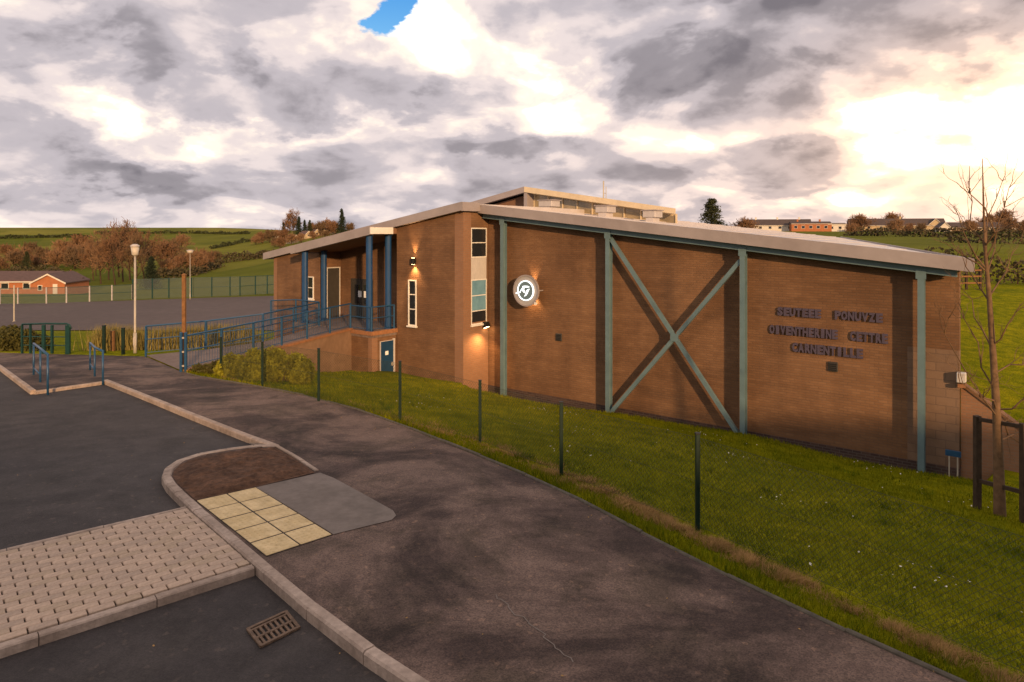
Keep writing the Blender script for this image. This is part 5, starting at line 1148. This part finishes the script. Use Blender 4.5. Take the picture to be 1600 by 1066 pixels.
rp = [fpt(207.5, 88), fpt(238, 89), fpt(264, 90), fpt(299, 91), fpt(331, 92), fpt(359.5, 93), fpt(375, 93.4), fpt(399, 95), fpt(417.6, 96), fpt(445, 97.5)]
net_fence('pitch_fence', rp, 2.55, 'taller dark green mesh fence at the back right of the pitch', rp)

# --- bushes by the ramp
def bush(c, rx, ry, rzz, n, mat, leaf, lab, seed, lobes=16):
    rng = np.random.default_rng(seed); cen = []
    for k in range(lobes):
        o_ = np.array([rng.uniform(-.75, .75) * rx, rng.uniform(-.6, .6) * ry, rng.uniform(.15, .6) * rzz]); o_[2] *= max(.25, 1 - (o_[0] / rx) ** 2 * 1.3); r = np.array([rx * .36, ry * .42, rzz * .46]) * rng.uniform(.55, 1.1); m = n // lobes
        u = rng.normal(size=(m, 3)); u /= np.linalg.norm(u, axis=1, keepdims=True); q = o_ + u * r * (rng.uniform(.45, 1, m) ** .5)[:, None] + rng.normal(size=(m, 3)) * .03; cen.append(q[q[:, 2] > -.1])
    t = thing('bush', tuple(c), lab, 'bush'); V, F_ = leaf_cloud(np.concatenate(cen), leaf, rng, .55, .3); np_mesh('foliage', V, F_, mat, t)
    m = MB()
    for k in range(10): a = rng.uniform(0, 6.28); m.tube([c + Vector((.15 * math.cos(a), .15 * math.sin(a), -.15)), c + Vector((rx * .6 * math.cos(a), ry * .6 * math.sin(a), rzz * .6))], [.02, .008], 4)
    s_ = m.build('stems', 'bark', t); s_['kind'] = 'stuff'
def gb(px, d): x = (px - 800) / F * d; return Vector((x, d, tz(x, d)))
bush(gb(436, 20.2), 1.0, .7, 1.05, 22000, 'bush', .055, 'large rounded yellow green bush below the ramp wall', 71)
bush(gb(385, 20.4), .85, .65, .95, 16000, 'bush', .055, 'yellow green bush between the gate and the largest bush', 72)
bush(gb(340, 20.6), .7, .5, .55, 9000, 'bush_d', .05, 'low dark green bush at the foot of the blue gate posts', 73)
def reeds(c, rx, ry, h, n, mat, lab, seed):
    rng = np.random.default_rng(seed); x = rng.normal(size=n) * rx * .5; y = rng.normal(size=n) * ry * .5; hh = h * rng.uniform(.5, 1.1, n); lean = rng.normal(size=(n, 2)) * .18
    z0 = terrain(x + c.x, y + c.y) - c.z; w = rng.uniform(.012, .024, n); an = rng.uniform(0, 3.14, n)
    V = np.empty((n, 3, 3)); V[:, 0] = np.stack([x - np.cos(an) * w, y - np.sin(an) * w, z0 - .03], 1); V[:, 1] = np.stack([x + np.cos(an) * w, y + np.sin(an) * w, z0 - .03], 1); V[:, 2] = np.stack([x + lean[:, 0] * hh, y + lean[:, 1] * hh, z0 + hh], 1)
    t = thing('grass_clump', tuple(c), lab, 'plant'); np_mesh('blades', V.reshape(-1, 3), np.arange(n * 3).reshape(n, 3), mat, t); m = MB()
    for k in range(14): q = Vector((c.x + rng.normal() * rx * .4, c.y + rng.normal() * ry * .3, c.z)); q.z = tz(q.x, q.y); m.tube([q - Vector((0, 0, .05)), q + Vector((rng.normal() * .1, rng.normal() * .1, h * 1.05))], [.01, .005], 4)
    s_ = m.build('stalks', 'reed', t); s_['kind'] = 'stuff'
for i, (px, d, rx, h, lab) in enumerate(((180, 27.5, .7, 1.0, 'tawny grass clump left of the lamp post'), (245, 28, 1.2, .85, 'yellow grass clump just right of the lamp post'), (275, 28.5, 1.0, .9, 'yellow grass clump behind the tall brown pole'), (305, 29, 1.2, .95, 'yellow grass clump behind the gate posts'), (340, 30, 1.2, 1.0, 'yellow grass clump behind the start of the ramp railing'), (370, 30.5, 1.0, .95, 'yellow grass clump behind the middle of the ramp railing'))):
    reeds(gb(px, d), rx, .8, h, 1600, 'reed', lab, 90 + i)
def ivy():
    c = gb(20, 27); bush(c, 1.5, .9, 1.0, 12000, 'bush_d', .06, 'pale green shrub at the left edge beyond the path', 88)
ivy()
st = gb(176, 26.5); t = thing('stump_post', tuple(st), 'short tan timber post among the tawny grass', 'post'); MB().box((st.x - .06, st.y - .06, st.z - .1), (st.x + .06, st.y + .06, st.z + .75)).build('shaft', 'wood_post', t); MB().box((st.x - .07, st.y - .07, st.z + .75), (st.x + .07, st.y + .07, st.z + .78)).build('cap', 'wood_post', t)

# ------------------------------------------------------------------ grass of the bank and verge
def blades(name, n, mat, region, hmin, hmax, wid, seed, dens):
    rng = np.random.default_rng(seed); x0, x1, y0, y1 = region; x = rng.uniform(x0, x1, n); y = rng.uniform(y0, y1, n)
    _, side, _ = line_dist(x, y, LINE); a, _, _ = line_dist(x, y, E_ONLY); dx = x - O2.x; dy = y - O2.y; s_ = dx * U2.x + dy * U2.y; nn_ = dx * N2.x + dy * N2.y
    px = 800 + F * x / y
    keep = (side < 0) & (a > .045) & (nn_ > np.where(s_ < -4.8, 2.9, np.where(s_ < -1.05, 1.55, 1.0))) & (px > 250) & (px < 1760) & (rng.uniform(size=n) < dens(x, y, a))
    x, y, a = x[keep], y[keep], a[keep]; n = len(x); z = terrain(x, y); dist = np.hypot(x, y)
    hh = rng.uniform(hmin, hmax, n) * (1 + 1.0 * np.exp(-(a / .35) ** 2)); w = wid * rng.uniform(.7, 1.3, n) * np.clip(dist / 9, .8, 2.4); an = rng.uniform(0, 6.28, n); lean = rng.normal(size=(n, 2)) * .45
    V = np.empty((n, 3, 3)); V[:, 0] = np.stack([x - np.cos(an) * w, y - np.sin(an) * w, z - .012], 1); V[:, 1] = np.stack([x + np.cos(an) * w, y + np.sin(an) * w, z - .012], 1); V[:, 2] = np.stack([x + lean[:, 0] * hh, y + lean[:, 1] * hh, z + hh], 1)
    return tag(np_mesh(name, V.reshape(-1, 3), np.arange(n * 3).reshape(n, 3), mat), kind='stuff'), n
fpl = np.array([(p.x, p.y) for p in FP])
def fdist(x, y): d, _, _ = line_dist(x, y, fpl); return d
def wig(x, y): return .5 + .5 * np.sin(x * 2.1 + 1.3 * np.sin(y * 1.7)) * np.sin(y * 2.6 + x)
near_f = lambda x, y: np.clip((9.0 / np.hypot(x, y)) ** 1.6, 0, 1)
straw_m = lambda x, y: np.exp(-((fdist(x, y) - .05) / (.10 + .20 * wig(x, y))) ** 2) * np.clip(.3 + .7 * (14 - y) / 5, .2, 1)
o, n1 = blades('grass', 900000, 'grass', (-10, 15, 4.2, 27), .025, .075, .0042, 1, lambda x, y, a: near_f(x, y) * (1 - .45 * straw_m(x, y)))
o['label'] = 'short green grass covering the bank'; o['category'] = 'grass'
o, n2 = blades('grass', 420000, 'grass_d', (-10, 15, 4.2, 27), .03, .09, .0042, 2, lambda x, y, a: near_f(x, y) * (.25 + .75 * np.exp(-(a / .7) ** 2)) * (1 - .5 * straw_m(x, y)))
o['label'] = 'darker tufts of grass thickest along the path edge'; o['category'] = 'grass'
def straw_strip():
    rng = np.random.default_rng(3); n = 240000; seg = rng.integers(0, len(FP) - 1, n); wts = np.array([(FP[i + 1] - FP[i]).length for i in range(len(FP) - 1)]); wts[-2:] *= 2.2; seg = rng.choice(len(wts), n, p=wts / wts.sum()); t = rng.uniform(0, 1, n)
    A = np.array([(p.x, p.y) for p in FP]); P_ = A[seg] * (1 - t[:, None]) + A[seg + 1] * t[:, None]; d = A[seg + 1] - A[seg]; d /= np.linalg.norm(d, axis=1, keepdims=True); nr_ = np.stack([d[:, 1], -d[:, 0]], 1)
    u = P_[:, 0] * 1.7 + P_[:, 1] * 1.1; w = .15 + .30 * (.5 + .5 * np.sin(u * 1.3)) + .07 * np.sin(u * 4.7); off = rng.normal(size=n) * w - .10 + .12 * np.sin(u * .8) + .06 * np.sin(u * 5.1)
    P_ = P_ + nr_ * -off[:, None]; qx, qy = P_[:, 0], P_[:, 1]; pat = np.sin(qx * 5.3 + 2 * np.sin(qy * 2.9)) * np.sin(qy * 6.1 + 1.5 * np.sin(qx * 3.7)) + .6 * np.sin(qx * 13 + qy * 9) * np.sin(qy * 15 - qx * 7); keep = rng.uniform(size=n) < np.clip((pat - .05) * 1.6, .03, 1) * np.clip(.35 + .65 * (14 - qy) / 5, .25, 1); P_ = P_[keep]; x, y = P_[:, 0], P_[:, 1]; n = len(x)
    a, _, _ = line_dist(x, y, E_ONLY); _, sd_, _ = line_dist(x, y, LINE); kk = (a > .22) & (sd_ < 0); x, y = x[kk], y[kk]; n = len(x); z = terrain(x, y); hh = rng.uniform(.02, .085, n); wd_ = .0045 * rng.uniform(.6, 1.3, n) * np.clip(np.hypot(x, y) / 9, .8, 2); an = rng.uniform(0, 6.28, n); ln = rng.normal(size=(n, 2)) * .9
    V = np.empty((n, 3, 3)); V[:, 0] = np.stack([x - np.cos(an) * wd_, y - np.sin(an) * wd_, z], 1); V[:, 1] = np.stack([x + np.cos(an) * wd_, y + np.sin(an) * wd_, z], 1); V[:, 2] = np.stack([x + ln[:, 0] * hh, y + ln[:, 1] * hh, z + hh * .8], 1)
    o = np_mesh('dead_grass', V.reshape(-1, 3), np.arange(n * 3).reshape(n, 3), 'straw'); tag(o, 'strip of tan dead grass along the fence line', 'grass', kind='stuff')
straw_strip()
def daisies():
    rng = np.random.default_rng(9); n = 2600; x = rng.uniform(-6, 12, n); y = rng.uniform(4.5, 22, n); _, side, _ = line_dist(x, y, LINE); a, _, _ = line_dist(x, y, E_ONLY); dx = x - O2.x; dy = y - O2.y; nn_ = dx * N2.x + dy * N2.y
    k = (side < 0) & (a > .6) & (nn_ > 1.6) & (np.sin(x * 1.1 + y * .8) * np.sin(y * .9 - x * .5) + rng.normal(size=n) * .2 > .55); x, y = x[k], y[k]; n = len(x); z = terrain(x, y) + .05; V = []; F_ = []
    for i in range(n):
        r = rng.uniform(.007, .015); tl = rng.normal(size=2) * .4; b0 = len(V)
        for q in range(6): an = q * 1.0472; V.append((x[i] + r * math.cos(an), y[i] + r * math.sin(an), z[i] + r * (tl[0] * math.cos(an) + tl[1] * math.sin(an))))
        F_ += [(b0, b0 + 1, b0 + 2, b0 + 3), (b0 + 3, b0 + 4, b0 + 5, b0)]
    o = np_mesh('daisies', V, F_, 'petal'); tag(o, 'small white daisies and petals scattered over the grass bank', 'flowers', kind='stuff')
daisies()

def clumps():                                     # taller tufts and weeds standing out of the mown grass
    rng = np.random.default_rng(21); K = 420; cx = rng.uniform(-7, 11, K); cy = rng.uniform(4.5, 20, K); _, sd_, _ = line_dist(cx, cy, LINE); a, _, _ = line_dist(cx, cy, E_ONLY); nn_ = (cx - O2.x) * N2.x + (cy - O2.y) * N2.y
    k = (sd_ < 0) & (a > .1) & (nn_ > 1.6) & ((a < 1.6) | (rng.uniform(size=K) < .3)); cx, cy = cx[k], cy[k]; V = []
    for x0, y0 in zip(cx, cy):
        n = rng.integers(25, 60); r = rng.uniform(.03, .12); x = x0 + rng.normal(size=n) * r; y = y0 + rng.normal(size=n) * r; z = terrain(x, y); h = rng.uniform(.05, .16, n); an = rng.uniform(0, 6.28, n); w = .004; ln = rng.normal(size=(n, 2)) * .5
        v = np.empty((n, 3, 3)); v[:, 0] = np.stack([x - np.cos(an) * w, y - np.sin(an) * w, z - .01], 1); v[:, 1] = np.stack([x + np.cos(an) * w, y + np.sin(an) * w, z - .01], 1); v[:, 2] = np.stack([x + ln[:, 0] * h, y + ln[:, 1] * h, z + h], 1); V.append(v)
    V = np.concatenate(V); tag(np_mesh('grass', V.reshape(-1, 3), np.arange(len(V) * 3).reshape(-1, 3), 'grass_d'), 'taller dark tufts standing out of the mown bank', 'grass', kind='stuff')
clumps()
def litter():                                     # dead leaves and grit on the path and in the gutter
    rng = np.random.default_rng(33); cen = []
    for n, poly, off in ((420, PAVE, .004), (260, ROAD, -.095)):
        x = rng.uniform(-12, 6, n * 6); y = rng.uniform(4.5, 19, n * 6); m = inpoly(x, y, poly); e, _, _ = line_dist(x, y, E_ONLY if off > 0 else kl); m &= rng.uniform(size=len(x)) < .10 + .9 * np.exp(-(e / .5) ** 2); x, y = x[m], y[m]; cen.append(np.stack([x, y, hu(y) + off + .006], 1))
    cen = np.concatenate(cen); V, F_ = leaf_cloud(cen, .013, rng, .7, 0); V[:, 2] = np.repeat(cen[:, 2], 4) + (V[:, 2] - np.repeat(cen[:, 2], 4)) * .35
    tag(np_mesh('leaf_litter', V, F_, 'straw'), 'bits of dead leaf and grit scattered on the tarmac', 'litter', kind='stuff')
    seam = [G(*p) for p in [(776, 930), (800, 952), (842, 985), (880, 1020), (905, 1040)]]; m = MB()
    pts = []
    for p, q in zip(seam[:-1], seam[1:]):
        for k in range(5): t_ = p.lerp(q, k / 5) + Vector((rng.normal() * .02, rng.normal() * .02, 0)); pts.append(t_)
    for p, q in zip(pts[:-1], pts[1:]): d = (q - p).normalized(); r = Vector((-d.y, d.x, 0)) * .005; b0 = len(m.v); m.v += [tuple(p - r), tuple(p + r), tuple(q + r), tuple(q - r)]; m.f.append((b0, b0 + 3, b0 + 2, b0 + 1))
    m.v = [(x, y, z + .001) for x, y, z in m.v]; o = m.build('path_crack', 'patch'); o['kind'] = 'structure'
litter()
